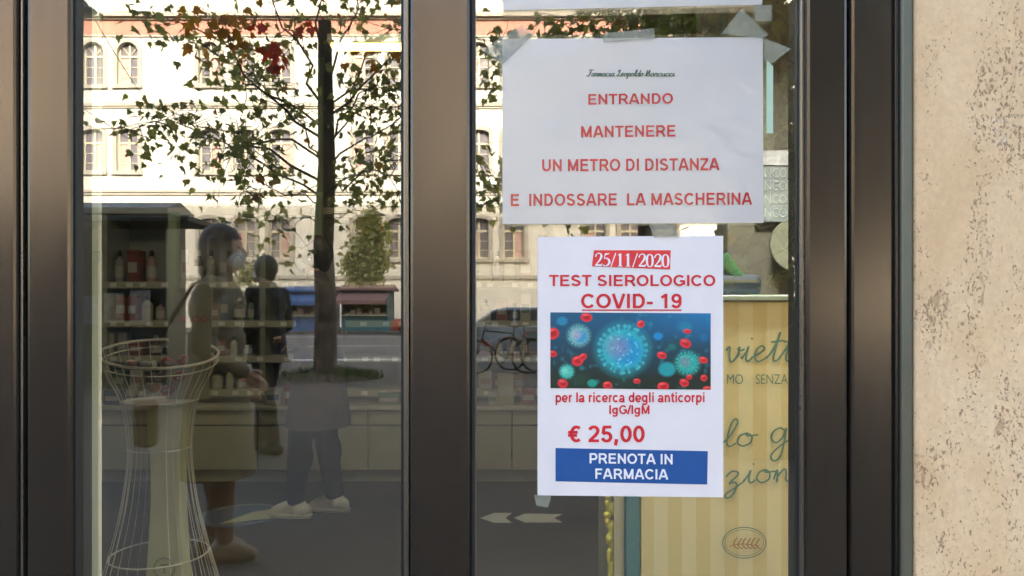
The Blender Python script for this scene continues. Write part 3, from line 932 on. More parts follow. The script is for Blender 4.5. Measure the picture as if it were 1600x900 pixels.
def lin(c):
    c = np.asarray(c, float) / 255
    return np.where(c <= 0.04045, c / 12.92, ((c + 0.055) / 1.055) ** 2.4)
def virus_picture():
    W, H = 251, 120
    rs = np.random.RandomState(3)
    yy, xx = np.mgrid[0:H, 0:W].astype(float)
    u, v = xx / W, yy / H
    bgc = np.zeros((H, W, 3))
    top = lin((4, 84, 118)); bot = lin((18, 36, 28)); rt = lin((0, 118, 172))
    mixv = np.clip(v * 1.25 + 0.05 * np.sin(u * 9) - 0.05, 0, 1)[..., None]
    bgc = top * (1 - mixv) + bot * mixv
    rg = np.clip((u - 0.45) * 1.6, 0, 1)[..., None] * np.clip(1 - v * 2.2, 0, 1)[..., None]
    bgc = bgc * (1 - rg) + rt * rg
    img = bgc
    def blend(mask, col):
        nonlocal img
        m = np.clip(mask, 0, 1)[..., None]
        img = img * (1 - m) + np.asarray(col) * m
    def disc(cx, cy, rx, ry, col, soft=1.2, a=1.0, rot=0.0):
        c, s = math.cos(rot), math.sin(rot)
        dx, dy = xx - cx, yy - cy
        X, Y = dx * c + dy * s, -dx * s + dy * c
        r = np.sqrt((X / rx) ** 2 + (Y / ry) ** 2)
        blend(np.clip((1 - r) * min(rx, ry) / soft + 0.5, 0, 1) * a, col)
    for _ in range(90):                      # out of focus specks
        disc(rs.rand() * W, rs.rand() * H, 1 + rs.rand() * 3, 1 + rs.rand() * 3, lin((40, 150, 160)), 3, .3 * rs.rand() + .1)
    for _ in range(16):
        disc(rs.rand() * W, 40 + rs.rand() * 80, 12, 9, lin((20, 70, 50)), 12, .3)
    disc(168, 36, 7, 6, lin((0, 140, 200)), 3, .8); disc(210, 20, 11, 8, lin((20, 130, 160)), 6, .6); disc(18, 13, 8, 7, lin((10, 130, 165)), 2.5, .9)
    disc(240, 37, 6, 6, lin((10, 110, 160)), 4, .6); disc(190, 53, 6, 5, lin((20, 130, 120)), 4, .5)
    def virus(cx, cy, r, core, mid, n, hl):
        disc(cx, cy, r * 1.32, r * 1.28, mid, r * .5, .45)
        for k in range(n):
            a = 2 * math.pi * k / n + rs.rand() * .15
            rr = r * (1.13 + .07 * rs.rand())
            q_ = rs.uniform(.06, .10); disc(cx + rr * math.cos(a), cy + rr * math.sin(a), r * q_, r * q_, lin((90, 205, 210)), 1.6, rs.uniform(.35, .7))
            for t in (0.98, 1.05):
                disc(cx + r * t * math.cos(a), cy + r * t * math.sin(a), r * .05, r * .05, mid, 1.0, .9)
        disc(cx, cy, r, r * .96, mid, 3, 1)
        disc(cx + r * .2, cy + r * .1, r * .72, r * .7, core, r * .35, .8)
        disc(cx - r * .28, cy - r * .12, r * .5, r * .48, hl, r * .5, .55)
        for k in range(int(n * 2.2)):
            a = rs.rand() * 6.28; q = r * math.sqrt(rs.rand()) * .92
            disc(cx + q * math.cos(a), cy + q * math.sin(a), r * .05, r * .05, lin((150, 225, 230)) if rs.rand() < .6 else lin((10, 100, 150)), 1.2, .4)
    virus(113, 57, 32, lin((0, 135, 190)), lin((35, 168, 178)), 27, lin((150, 130, 155)))
    virus(44, 36, 14, lin((20, 140, 190)), lin((110, 170, 165)), 20, lin((200, 170, 180)))
    virus(214, 78, 15, lin((40, 160, 150)), lin((35, 165, 150)), 20, lin((140, 120, 130)))
    disc(182, 88, 13, 11, lin((10, 150, 155)), 4, .95)
    virus(25, 93, 9, lin((60, 180, 160)), lin((70, 190, 170)), 12, lin((150, 220, 200)))
    disc(65, 111, 7.5, 6, lin((20, 150, 130)), 2, .9)
    for cx, cy, rx, ry, ro in ((56, 7, 9, 7, .1), (3, 33, 10, 9, -.3), (141, 17, 6, 5.5, -.5), (3, 65, 7, 5, .1), (42, 76, 9, 8, -.3), (50, 70, 7, 5, -.6), (211, 47, 9, 7, .4),
                               (174, 66, 7.5, 5.5, .2), (239, 73, 7, 5, .2), (19, 112, 8, 7, .3), (89, 114, 7, 6, 0), (135, 107, 5.5, 4, 0), (176, 115, 9, 7, -.1),
                               (209, 109, 7.5, 6, .3), (217, 100, 4.5, 4, 0), (240, 101, 5.5, 5, -.2), (246, 119, 8, 5, 0), (214, 28, 6, 3.5, .1)):
        disc(cx, cy, rx, ry, lin((225, 40, 50)), 1.2, 1, ro)
        disc(cx + .5, cy + .5, rx * .55, ry * .5, lin((165, 12, 22)), 2.5, .8, ro)
        disc(cx - rx * .25, cy - ry * .55, rx * .5, ry * .22, lin((250, 110, 100)), 1.5, .7, ro)
    return np.clip(img, 0, 1)
img = virus_picture()
H_, W_ = img.shape[:2]
d = DT
cs = [np.array(c, float) for c in ((860, 488), (1110.5, 489.5), (1110.5, 609), (860, 606.5))]
vs = []
for j in range(H_ + 1):
    v = j / H_
    for i in range(W_ + 1):
        u = i / W_
        p = cs[0] * (1 - u) * (1 - v) + cs[1] * u * (1 - v) + cs[2] * u * v + cs[3] * (1 - u) * v
        vs.append(P(p[0], p[1], d))
fs = [(j * (W_ + 1) + i, j * (W_ + 1) + i + 1, (j + 1) * (W_ + 1) + i + 1, (j + 1) * (W_ + 1) + i) for j in range(H_) for i in range(W_)]
me = bpy.data.meshes.new('printed_picture')
me.from_pydata([tuple(p - n2.location) for p in vs], [], fs)
ca = me.color_attributes.new('col', 'FLOAT_COLOR', 'CORNER')
cc = np.ones((H_ * W_, 4, 4), np.float32)
cc[:, :, :3] = img.reshape(-1, 1, 3)
ca.data.foreach_set('color', cc.ravel())
me.materials.append(M['print'])
po = bpy.data.objects.new('printed_picture', me); COL.objects.link(po); po.parent = n2

n3 = notice('paper_notice', (987, -130), 'blank lower edge of a white sheet above the ENTRANDO notice')
npart(n3, 'sheet', sheet([(786, -280), (1190, -280), (1191, 7), (786, 16)], DP, 0.0004), M['paper_grey'])
npart(n3, 'plastic_sleeve', bowed_sheet([(781, -284), (1196, -284), (1197, 10), (780, 20)], DP - 0.0014, 0.0003, 12, 10, 0.0003, 1.9), M['film'], smooth=True)

tapes = [
 ([(752, 78), (815, 38), (835, 52), (786, 100)], 'crumpled grey tape patch on the corner of the red lettered notice nearest the mullion', 0),
 ([(942, 52), (1022, 44), (1023, 60), (943, 66)], 'short tape strip over the middle of the notice top edge', 0),
 ([(1128, 52), (1158, 13), (1200, 54), (1192, 60)], 'grey tape triangle above the far top corner of the red lettered notice', 0),
 ([(1194, 60), (1236, 76), (1206, 99), (1194, 92)], 'tape flap sticking out beside the notice below the grey triangle', 0),
 ([(1014, 350), (1050, 350), (1062, 371), (1022, 371)], 'small tape piece joining the notice and the poster below', 0),
 ([(834, 773), (862, 776), (856, 793), (838, 790)], 'small tape tab hanging under the bottom corner of the virus poster', 0),
 ([(1178, 8), (1206, 8), (1206, 33), (1180, 33)], 'square tape piece at the bottom corner of the topmost sheet', 0),
]
for c, lab, _ in tapes:
    o = sheet(c, DP - 0.0021, 0.0002).build('adhesive_tape', M['tape'])
    tag(o, lab, 'tape', 'tape pieces on the glass')
o = sheet([(1198, 92), (1208, 104), (1208, 208), (1198, 208)], D0 - 0.0018, 0.0004).build('paper_strip', simple('mint_paper', (0.44, 0.62, 0.49), 0.6))
tag(o, 'mint green paper strip showing beside the red lettered notice', 'paper strip')
# ------------------------------------------------------------------ long cream building across the street
DB = 55.0
YB = -(DB - D0)
bld = empty('palace_building', (-6, YB, 0))
tag(bld, 'long cream building with arched windows and a brick red frieze', 'building')
def bx_(x): return (x - 800) * DB / F
def bz_(y): return EYE - (y - HZ) * DB / F
wx = [-148, -92, 35, 91, 145, 200, 328, 382, 437, 568, 623, 748, 803, 930, 985, 1040, 1168, 1224, 1350, 1405]
ww = 33
rows = [(66, 133, 'arch'), (203, 268, 'seg'), (341, 404, 'seg')]
def bl(mb): return local(mb, bld.location)
fa = MB()
xs = [bx_(-420)]
for x in wx: xs += [bx_(x - ww / 2), bx_(x + ww / 2)]
xs.append(bx_(1760))
zs = [0.0]
for t, b, k in rows[::-1]: zs += [bz_(b), bz_(t)]
zs.append(bz_(-60))
yf, yr = YB, YB - 0.4
for i in range(len(xs) - 1):
    for j in range(len(zs) - 1):
        a, b, c, e = xs[i], xs[i + 1], zs[j], zs[j + 1]
        if i % 2 == 1 and j % 2 == 1:
            fa.add([(a, yf, c), (a, yr, c), (a, yr, e), (a, yf, e)], [(0, 1, 2, 3)])
            fa.add([(b, yf, c), (b, yr, c), (b, yr, e), (b, yf, e)], [(3, 2, 1, 0)])
            fa.add([(a, yf, c), (b, yf, c), (b, yr, c), (a, yr, c)], [(0, 1, 2, 3)])
            fa.add([(a, yf, e), (b, yf, e), (b, yr, e), (a, yr, e)], [(3, 2, 1, 0)])
        else:
            fa.add([(a, yf, c), (b, yf, c), (b, yf, e), (a, yf, e)], [(0, 3, 2, 1)])
zt = zs[-1]
fa.box(xs[0], xs[-1], yr - 14, yr - 0.6, 0, zt - .01)
fa.box(xs[0], xs[0] + .3, yr - 0.6, yf, 0, zt); fa.box(xs[-1] - .3, xs[-1], yr - 0.6, yf, 0, zt)
bl(fa).build('facade', M['stucco'], bld)
# courses, frieze, cornice
tr = MB()
for (y0, y1, pr) in ((22, 29, .55), (29.5, 32, .25), (55.5, 58, .12), (162, 167, .22), (167.3, 170, .12), (297, 301, .25), (301.3, 305, .14), (430, 436, .15)):
    tr.box(xs[0], xs[-1], YB + .002, YB + pr, bz_(y1), bz_(y0))
bl(tr).build('stone_course', M['stucco_trim'], bld)
bl(MB().box(xs[0], xs[-1], YB + .003, YB + .06, bz_(55), bz_(32.5))).build('frieze', M['frieze'], bld)
rf = MB().prism([(YB + 1.0, zt), (YB - 16, zt), (YB - 7.5, zt + 3.5)], 'x', xs[0] - .5, xs[-1] + .5)
bl(rf).build('roof', M['roof'], bld)
def arch_poly(cx, z0, z1, w, kind, n=12, grow=0.0):
    hw = w / 2 + grow
    pts = [(cx - hw, z0), (cx + hw, z0)]
    rise = hw if kind == 'arch' else hw * 0.38
    zc = z1 + grow - rise
    for k in range(n + 1):
        t = math.pi * k / n
        pts.append((cx + hw * math.cos(t), zc + rise * math.sin(t)))
    return pts
W_m = ww * DB / F
protos = {}
for ri, (t, b, kind) in enumerate(rows):
    z0, z1 = bz_(b), bz_(t)
    h = z1 - z0
    key = ri
    # outer surround with arch, spandrel filling, frame bars
    m = MB()
    def band(inner, outer, y0, y1):
        n = len(inner)
        va = [(p[0], y0, p[1]) for p in inner] + [(p[0], y0, p[1]) for p in outer] + [(p[0], y1, p[1]) for p in inner] + [(p[0], y1, p[1]) for p in outer]
        ff = []
        for i in range(1, n):
            j = (i + 1) % n
            ff += [(i, j, n + j, n + i), (2 * n + i, 3 * n + i, 3 * n + j, 2 * n + j), (i, 2 * n + i, 2 * n + j, j), (n + i, n + j, 3 * n + j, 3 * n + i)]
        m.add(va, ff)
    A = arch_poly(0, 0, h, W_m, kind)
    band(A, arch_poly(0, 0, h, W_m, kind, grow=.28), 0.11, -0.02)
    m.box(-W_m / 2 - .35, W_m / 2 + .35, -.1, .24, -.28, -.02)
    # spandrels closing the square opening
    hw = W_m / 2
    rise = hw if kind == 'arch' else hw * .38
    for s in (1, -1):
        poly = [(s * hw, h)] + [(s * hw * math.cos(math.pi / 2 * k / 8), h - rise + rise * math.sin(math.pi / 2 * k / 8)) for k in range(9)]
        m.prism(poly, 'y', -0.02, -.30)
    sur = m.mesh('window_surround')
    fm = MB()
    yb0, yb1 = -.28, -.36
    fm.box(-hw, -hw + .1, yb0, yb1, 0, h); fm.box(hw - .1, hw, yb0, yb1, 0, h)
    fm.box(-.07, .07, yb0 + .004, yb1, 0, h); fm.box(-hw, hw, yb0 + .002, yb1, 0, .12)
    fm.box(-hw, hw, yb0 + .006, yb1, h * .66, h * .66 + .16)
    if kind == 'arch':
        for a in (50, 90, 130):
            p0 = Vector((0, -.31, h * .70)); p1 = p0 + Vector((math.cos(R(a)), 0, math.sin(R(a)))) * hw * 1.05
            fm.tube([p0, p1], .04, 5)
    for q in (.2, .43):
        fm.box(-hw, hw, yb0 - .02, yb1, h * q, h * q + .06)
    frm = fm.mesh('window_frame')
    pn = MB().box(-hw, hw, -.37, -.39, 0, h).mesh('pane')
    cu = MB().box(.08, hw, -.362, -.368, .1, h * .66).mesh('blind')
    sur.materials.append(M['stucco_trim']); frm.materials.append(M['winframe']); pn.materials.append(M['winpane']); cu.materials.append(M['curtain'])
    for wi, x in enumerate(wx):
        base = Vector((bx_(x), YB, z0)) - bld.location
        w = bpy.data.objects.new('window', sur); COL.objects.link(w); w.parent = bld; w.location = base
        for nm, md in (('window_frame', frm), ('pane', pn)):
            c = bpy.data.objects.new(nm, md); COL.objects.link(c); c.parent = w
        if (wi * 7 + ri * 3) % 4 != 0:
            c = bpy.data.objects.new('blind', cu); COL.objects.link(c); c.parent = w
            if wi % 2: c.scale = (-1, 1, 1)

# ------------------------------------------------------------------ trees
LEAF = [(0, 0), (.10, .05), (.34, -.10), (.30, .12), (.52, .22), (.34, .34), (.40, .62), (.20, .52), (.08, .95), (0, 1.0), (-.08, .95), (-.20, .52), (-.40, .62), (-.34, .34), (-.52, .22), (-.30, .12), (-.34, -.10), (-.10, .05)]
def leaf_mesh(name, pts, rng, size, palette, parent, loc):
    vs, fs, cols = [], [], []
    nl = len(LEAF)
    for p in pts:
        s = size * rng.uniform(.6, 1.2)
        ax = Vector((rng.gauss(0, 1), rng.gauss(0, 1), rng.gauss(-.9, .7))).normalized()
        nn = Vector((rng.gauss(0, 1), rng.gauss(0, 1), rng.gauss(0, .8)))
        sd_ = ax.cross(nn)
        if sd_.length < .1: sd_ = ax.orthogonal()
        sd_.normalize()
        no = ax.cross(sd_)
        fold = rng.uniform(.1, .45)
        b = len(vs)
        for (u, v) in LEAF:
            q = p + sd_ * (u * s) + ax * (v * s) + no * (abs(u) * s * fold + (v - .3) ** 2 * s * .2)
            vs.append(tuple(q - loc))
        fs.append(tuple([b + k for k in range(0, 10)]))
        fs.append(tuple([b] + [b + k for k in range(9, nl)]))
        c = rng.choices([q[0] for q in palette], [q[1] for q in palette])[0]
        k = rng.uniform(.7, 1.3)
        cols += [tuple(x * k for x in c)] * 2
    me = bpy.data.meshes.new(name)
    me.from_pydata(vs, [], fs)
    ca = me.color_attributes.new('col', 'FLOAT_COLOR', 'CORNER')
    arr = []
    for f, c in zip(me.polygons, cols):
        arr += [c[0], c[1], c[2], 1.0] * f.loop_total
    ca.data.foreach_set('color', arr)
    me.materials.append(M['leaf'])
    o = bpy.data.objects.new(name, me); COL.objects.link(o); o.parent = parent
    return o
PAL = [((.19, .22, .085), 5), ((.22, .24, .10), 4), ((.11, .135, .055), 2.5), ((.19, .18, .07), 1.2), ((.26, .16, .05), .35), ((.22, .11, .05), .15)]
PAL_AUT = [((.34, .15, .02), 4), ((.26, .12, .03), 3), ((.42, .24, .03), 2)]
PAL_RED = [((.42, .03, .02), 3), ((.34, .05, .03), 2)]

def wander(a, b, n, rng, amp):
    a, b = Vector(a), Vector(b)
    L = (b - a).length
    out = [a]
    for i in range(1, n):
        t = i / n
        q = a.lerp(b, t) + Vector((rng.gauss(0, amp), rng.gauss(0, amp), rng.gauss(0, amp))) * L + Vector((0, 0, math.sin(t * math.pi) * .05 * L))
        out.append(q)
    out.append(b)
    return out

def tree(name, base, limbs, trunk_top, r0, r1, seed, leafsize, density, label, per_twig=(3, 8), bend=0.0, group=None, skip=None):
    rng = random.Random(seed)
    e = empty(name, base)
    tag(e, label, 'tree', group)
    tr = MB()
    tp = [base + Vector((0, 0, -.05)), base + Vector((.01, 0, .25)), base + Vector((.02, 0, 1.2)), base + Vector((-.02, .02, 2.4)), base + Vector((.03 + bend * .5, 0, trunk_top * .6)), base + Vector((bend, 0, trunk_top))]
    rr = [r0 * 1.45, r0 * 1.08, r0, r0 * .9, (r0 + r1) * .5, r1]
    tr.tube(tp, rr, 14)
    br = MB()
    leaves = []
    for (z, tip, rad) in limbs:
        t = z / trunk_top
        st = base + Vector((bend * t, 0, z))
        pts = wander(st, tip, 7, rng, .035)
        n = len(pts)
        br.tube(pts, [rad * .42 * (1 - .85 * i / (n - 1)) for i in range(n)], 7)
        L = (pts[-1] - pts[0]).length
        ntw = int(L * density)
        for k in range(ntw):
            s = rng.uniform(.22, 1.0) ** .8
            i = min(int(s * (n - 1)), n - 2)
            q = pts[i].lerp(pts[i + 1], s * (n - 1) - i)
            tl = rng.uniform(.4, 1.5) * (1.15 - .4 * s)
            dr = Vector((rng.gauss(0, 1), rng.gauss(0, .8), rng.gauss(-.25, .8))).normalized()
            tw = wander(q, q + dr * tl, 3, rng, .06)
            br.tube(tw, [.009, .007, .005, .003], 4)
            for _ in range(rng.randint(*per_twig)):
                s2 = rng.uniform(.25, 1.05)
                lp_ = q + dr * tl * s2 + Vector((rng.gauss(0, .16), rng.gauss(0, .16), rng.gauss(0, .16)))
                leaves.append(lp_)
    local(tr, base).build('trunk', M['bark'], e, smooth=True)
    local(br, base).build('branch', M['bark'], e, smooth=True)
    leaf_mesh('crown', leaves, rng, leafsize, PAL, e, base)
    return e

DTr = 13.7
tb = V(507, HZ + F * EYE / DTr, DTr)
def T(x, y, dd=0.0): return V(x, y, DTr + dd)
t1_limbs = [
    (3.3, T(330, 222, -.6), .06), (3.6, T(250, 165, .8), .07), (3.9, T(420, 150, -1.6), .05), (4.0, T(170, 205, -1.2), .06), (4.4, T(300, 60, 1.0), .07),
    (4.6, T(215, 15, -.8), .06), (5.0, T(400, -60, -1.0), .07), (3.1, T(600, 215, 1.0), .055), (3.4, T(640, 250, -1.0), .055), (4.2, T(610, 95, -.6), .06),
    (4.8, T(700, 20, .8), .06), (5.2, T(580, -80, .5), .06), (5.4, T(480, -160, 0), .06), (2.9, T(430, 345, .9), .03), (3.0, T(590, 330, -.7), .035), (4.5, T(650, 160, 1.4), .05), (3.2, T(370, 292, -1.2), .04), (5.0, T(720, -40, -1.0), .05), (3.8, T(700, 140, -.3), .05),
]
tree1 = tree('plane_tree', tb, t1_limbs, 6.6, .20, .12, 11, .165, 6.6, 'plane tree with a bare dark trunk mirrored in the pane, its leaves thin and loose', (3, 7))
rg = random.Random(5)
def cluster(x, y, dd, n, sp):
    c = T(x, y, dd)
    return [c + Vector((rg.gauss(0, sp), rg.gauss(0, sp), rg.gauss(0, sp * .8))) for _ in range(n)]
aut = []
for x, y, n, sp in ((305, 35, 12, .16), (345, 40, 22, .2), (372, 36, 16, .16), (320, 75, 14, .16), (385, 75, 8, .14), (570, 85, 10, .25), (600, 80, 8, .2)):
    aut += cluster(x, y, -1.2, n, sp)
leaf_mesh('autumn_leaves', aut, rg, .2, PAL_AUT, tree1, tb)
red = cluster(425, 72, -1.5, 10, .12) + cluster(444, 95, -1.5, 10, .13) + cluster(478, 35, -1.4, 7, .12) + cluster(408, 45, -1.4, 4, .1)
leaf_mesh('red_leaves', red, rg, .2, PAL_RED, tree1, tb)

tb2 = V(1010, HZ + F * EYE / 14.4, 14.4)
def T2(x, y, dd=0.0): return V(x, y, 14.4 + dd)
t2_limbs = [(3.6, T2(830, 120, .5), .06), (4.2, T2(870, 20, -.8), .07), (4.6, T2(960, 10, -1.2), .07), (4.8, T2(1080, 20, -.6), .07), (5.0, T2(1140, 15, .9), .07), (4.4, T2(1180, 60, -.4), .06),
            (5.4, T2(900, -60, .6), .06), (5.6, T2(1050, -80, -.9), .06), (5.8, T2(1130, -90, .4), .06), (4.0, T2(765, 60, 1.0), .05), (3.4, T2(790, 215, -.6), .045), (3.6, T2(1200, 140, 1.2), .05), (5.2, T2(1010, 25, 1.2), .05), (5.3, T2(1110, 40, 1.4), .05), (3.2, T2(760, 290, .4), .04)]
tree2 = tree('plane_tree', tb2, t2_limbs, 6.8, .19, .11, 23, .2, 8.0, 'leafier plane tree mirrored above the red lettered notice, trunk hidden by the papers', (4, 10))

tb5 = V(1177, HZ + F * EYE / 6.6, 6.6)  # plane tree added to darken reflections in the pane and the door frame
def T5(x, y, dd=0.0): return V(x, y, 6.6 + dd)
t5_limbs = []
lr = random.Random(8)
for i in range(40):
    yy = -420 + i * 20
    side = (-1, 1)[i % 2]
    t5_limbs.append((max(2.4, min(4.6, EYE + (HZ - yy - 60) * 6.6 / F * .85)), T5(1195 + (lr.uniform(-190, -90) if side < 0 and yy < 20 else lr.uniform(90, 380)), yy, lr.uniform(-1.4, 1.0)), .04))
tree('plane_tree', tb5, t5_limbs, 5.0, .33, .22, 47, .16, 13.0, 'thickest plane tree, broad olive trunk added to darken the reflection between poster and stone', (5, 11))

# small tree and bushes before the far building
tb3 = V(577, HZ + F * EYE / 46.5, 46.5)
def T3(x, y, dd=0.0): return V(x, y, 46.5 + dd)
tree('young_tree', tb3, [(1.5, T3(560, 410), .05), (1.8, T3(595, 400, .5), .05), (2.4, T3(572, 365, -.4), .05), (2.6, T3(588, 355, .4), .05), (2.0, T3(550, 390, .6), .05), (3.0, T3(580, 335), .05)],
     4.4, .10, .05, 31, .28, 22, 'small round young tree standing behind the market kiosks', (5, 9))
tb4 = V(360, HZ + F * EYE / 46.5, 46.5)
tree('young_tree', tb4, [(1.5, T3(345, 400), .05), (1.8, T3(380, 410, .5), .05), (2.4, T3(355, 375, -.4), .05), (2.0, T3(400, 420, .6), .05), (3.0, T3(420, 432), .05)],
     4.0, .10, .05, 37, .26, 9, 'thin young tree beside the blue market kiosk', (3, 6))

# soil pits and grass at the tree feet
for b, lab in ((tb, 'bare soil pit round the thin leaved plane tree'), (tb2, 'bare soil pit round the leafier plane tree')):
    sm = MB()
    n = 26
    ring = [(math.cos(2 * math.pi * k / n), math.sin(2 * math.pi * k / n)) for k in range(n)]
    sm.add([(b.x + 1.15 * c * (1 + .07 * math.sin(5 * k)), b.y + .95 * s, .006) for k, (c, s) in enumerate(ring)] + [(b.x + .4 * c, b.y + .4 * s, .09) for c, s in ring] + [(b.x, b.y, .12)],
           [(k, (k + 1) % n, n + (k + 1) % n, n + k) for k in range(n)] + [(n + k, n + (k + 1) % n, 2 * n) for k in range(n)])
    tag(sm.build('tree_pit', M['soil'], smooth=True), lab, 'soil pit', kind='structure')
gm = MB()
for b in (tb, tb2):
    for _ in range(900):
        a = rg.uniform(0, 6.28); r = rg.uniform(.25, 1.1)
        if rg.random() < .35: a = rg.gauss(0.2, .5)
        x, y = b.x + r * math.cos(a), b.y + .85 * r * math.sin(a)
        h = rg.uniform(.06, .2); dx, dy = rg.gauss(0, .05), rg.gauss(0, .05); w = .008
        z = max(.0, .09 * (1.1 - r))
        gm.add([(x - w, y, z), (x + w, y, z), (x + dx, y + dy, z + h)], [(0, 1, 2)])
tag(gm.build('grass', M['grass'], weld=False), 'grass tufts growing round the feet of the plane trees', 'grass', kind='stuff')

# ------------------------------------------------------------------ kiosks, stall, vehicles
def kiosk(name, x0, x1, d, h, label, wall, roofm, awn, depth=2.6, group=None):
    b = V((x0 + x1) / 2, HZ + F * EYE / d, d)
    w = (x1 - x0) * d / F
    e = empty(name, (b.x, b.y, 0.01)); tag(e, label, 'kiosk', group)
    hw = w / 2
    k = MB()
    # body with a wide hatch opening in the front (front faces the shop, +y)
    k.box(-hw, hw, -depth, -depth + .08, 0, h); k.box(-hw, -hw + .08, -depth + .08, 0, 0, h); k.box(hw - .08, hw, -depth + .08, 0, 0, h)
    k.box(-hw + .08, hw - .08, -.08, 0, 0, h * .38); k.box(-hw + .08, hw - .08, -.08, 0, h * .86, h); k.box(-hw + .08, hw - .08, -depth + .08, -.08, 0, .1)
    k.build('body', wall, e)
    MB().prism([(-depth - .25, h + .02), (.35, h + .02), (.35, h + .14), (-depth * .5, h + .42), (-depth - .25, h + .14)], 'x', -hw - .25, hw + .25).build('roof', roofm, e)
    MB().prism([(.02, h * .96), (.02, h * .90), (1.25, h * .74), (1.25, h * .66), (1.28, h * .66), (1.28, h * .76)], 'x', -hw - .1, hw + .1).build('awning', awn, e)
    MB().box(-hw - .02, hw + .02, .003, .32, h * .38, h * .38 + .05).build('counter', M['shelfboard'], e)
    for s in (-1, 1):
        MB().box(s * hw * .34 - .03, s * hw * .34 + .03, -.075, -.01, h * .38 + .05, h * .86).build('hatch_post', M['steel'], e)
    m = MB()
    for q in range(7):
        xx = -hw + .3 + (w - .6) * q / 6
        m.box(xx - .17, xx + .13, -.5, -.25, h * .38 + .052, h * (.45 + .06 * (q % 3)))
    m.build('stock', simple('mixed_goods', (.3, .22, .18), .6, 0, .5, 3), e)
    return e
m_blue = simple('blue_kiosk_paint', (.03, .085, .22), .5); m_bluef = simple('blue_awning_fabric', (.018, .06, .18), .8)
m_brown = simple('brown_kiosk_roof', (.13, .07, .07), .8); m_teal = simple('teal_kiosk_paint', (.02, .10, .13), .5)
m_dark = simple('dark_green_panel', (.03, .035, .035), .6); m_greyroof = simple('grey_sheet_roof', (.17, .18, .19), .6)
kiosk('market_kiosk', 440, 515, 45, 2.35, 'blue market kiosk with a blue awning across the road', m_blue, m_bluef, m_bluef)
kiosk('market_kiosk', 533, 606, 45, 2.45, 'teal market kiosk with a brown roof across the road', m_teal, m_brown, m_brown)
kiosk('market_kiosk', 640, 735, 46, 2.5, 'dark kiosk half hidden by the door mullion across the road', m_dark, m_greyroof, m_brown)

# newspaper stand on the near pavement
dn = 12.5
nb = V(60, HZ + F * EYE / dn, dn)
ns = empty('newspaper_stand', (nb.x, nb.y, 0)); tag(ns, 'dark newspaper stand with a thin flat canopy on the near pavement', 'newsstand')
hw = 2.15
zr = EYE + (HZ - 335) * dn / F
k = MB()
k.box(-hw, hw, -.75, -.65, .0, zr); k.box(-hw, -hw + .1, -.65, 0, 0, zr); k.box(hw - .1, hw, -.65, 0, 0, zr); k.box(-hw + .1, hw - .1, -.65, -.1, 0, .12); k.box(-hw + .1, hw - .1, -.1, 0, 0, .95); k.box(-hw + .1, hw - .1, -.1, 0, 2.25, zr)
k.build('body', m_dark, ns)
MB().prism([(-.85, zr + .003), (.2, zr + .003), (.2, zr + .09), (-.3, zr + .24), (-.85, zr + .09)], 'x', -hw - .1, hw + .12).build('roof', m_greyroof, ns)
MB().box(-hw - .1, hw + .95, .205, 1.3, 2.60, 2.69).build('canopy', m_dark, ns, bevel=.02)
for q in range(9):
    MB().box(-hw + .2 + q * .44, -hw + .52 + q * .44, .004, .03, 1.02 + .03 * (q % 2), 1.5 + .05 * (q % 3)).build('magazine', simple('magazine_cover', [(.3, .28, .3), (.2, .06, .05), (.07, .1, .2), (.4, .37, .3)][q % 4], .4, 0, .5, 12), ns)
for s in (-.5, .5):
    MB().box(s * hw - .03, s * hw + .03, -.09, -.01, .952, 2.248).build('hatch_post', M['steel'], ns)

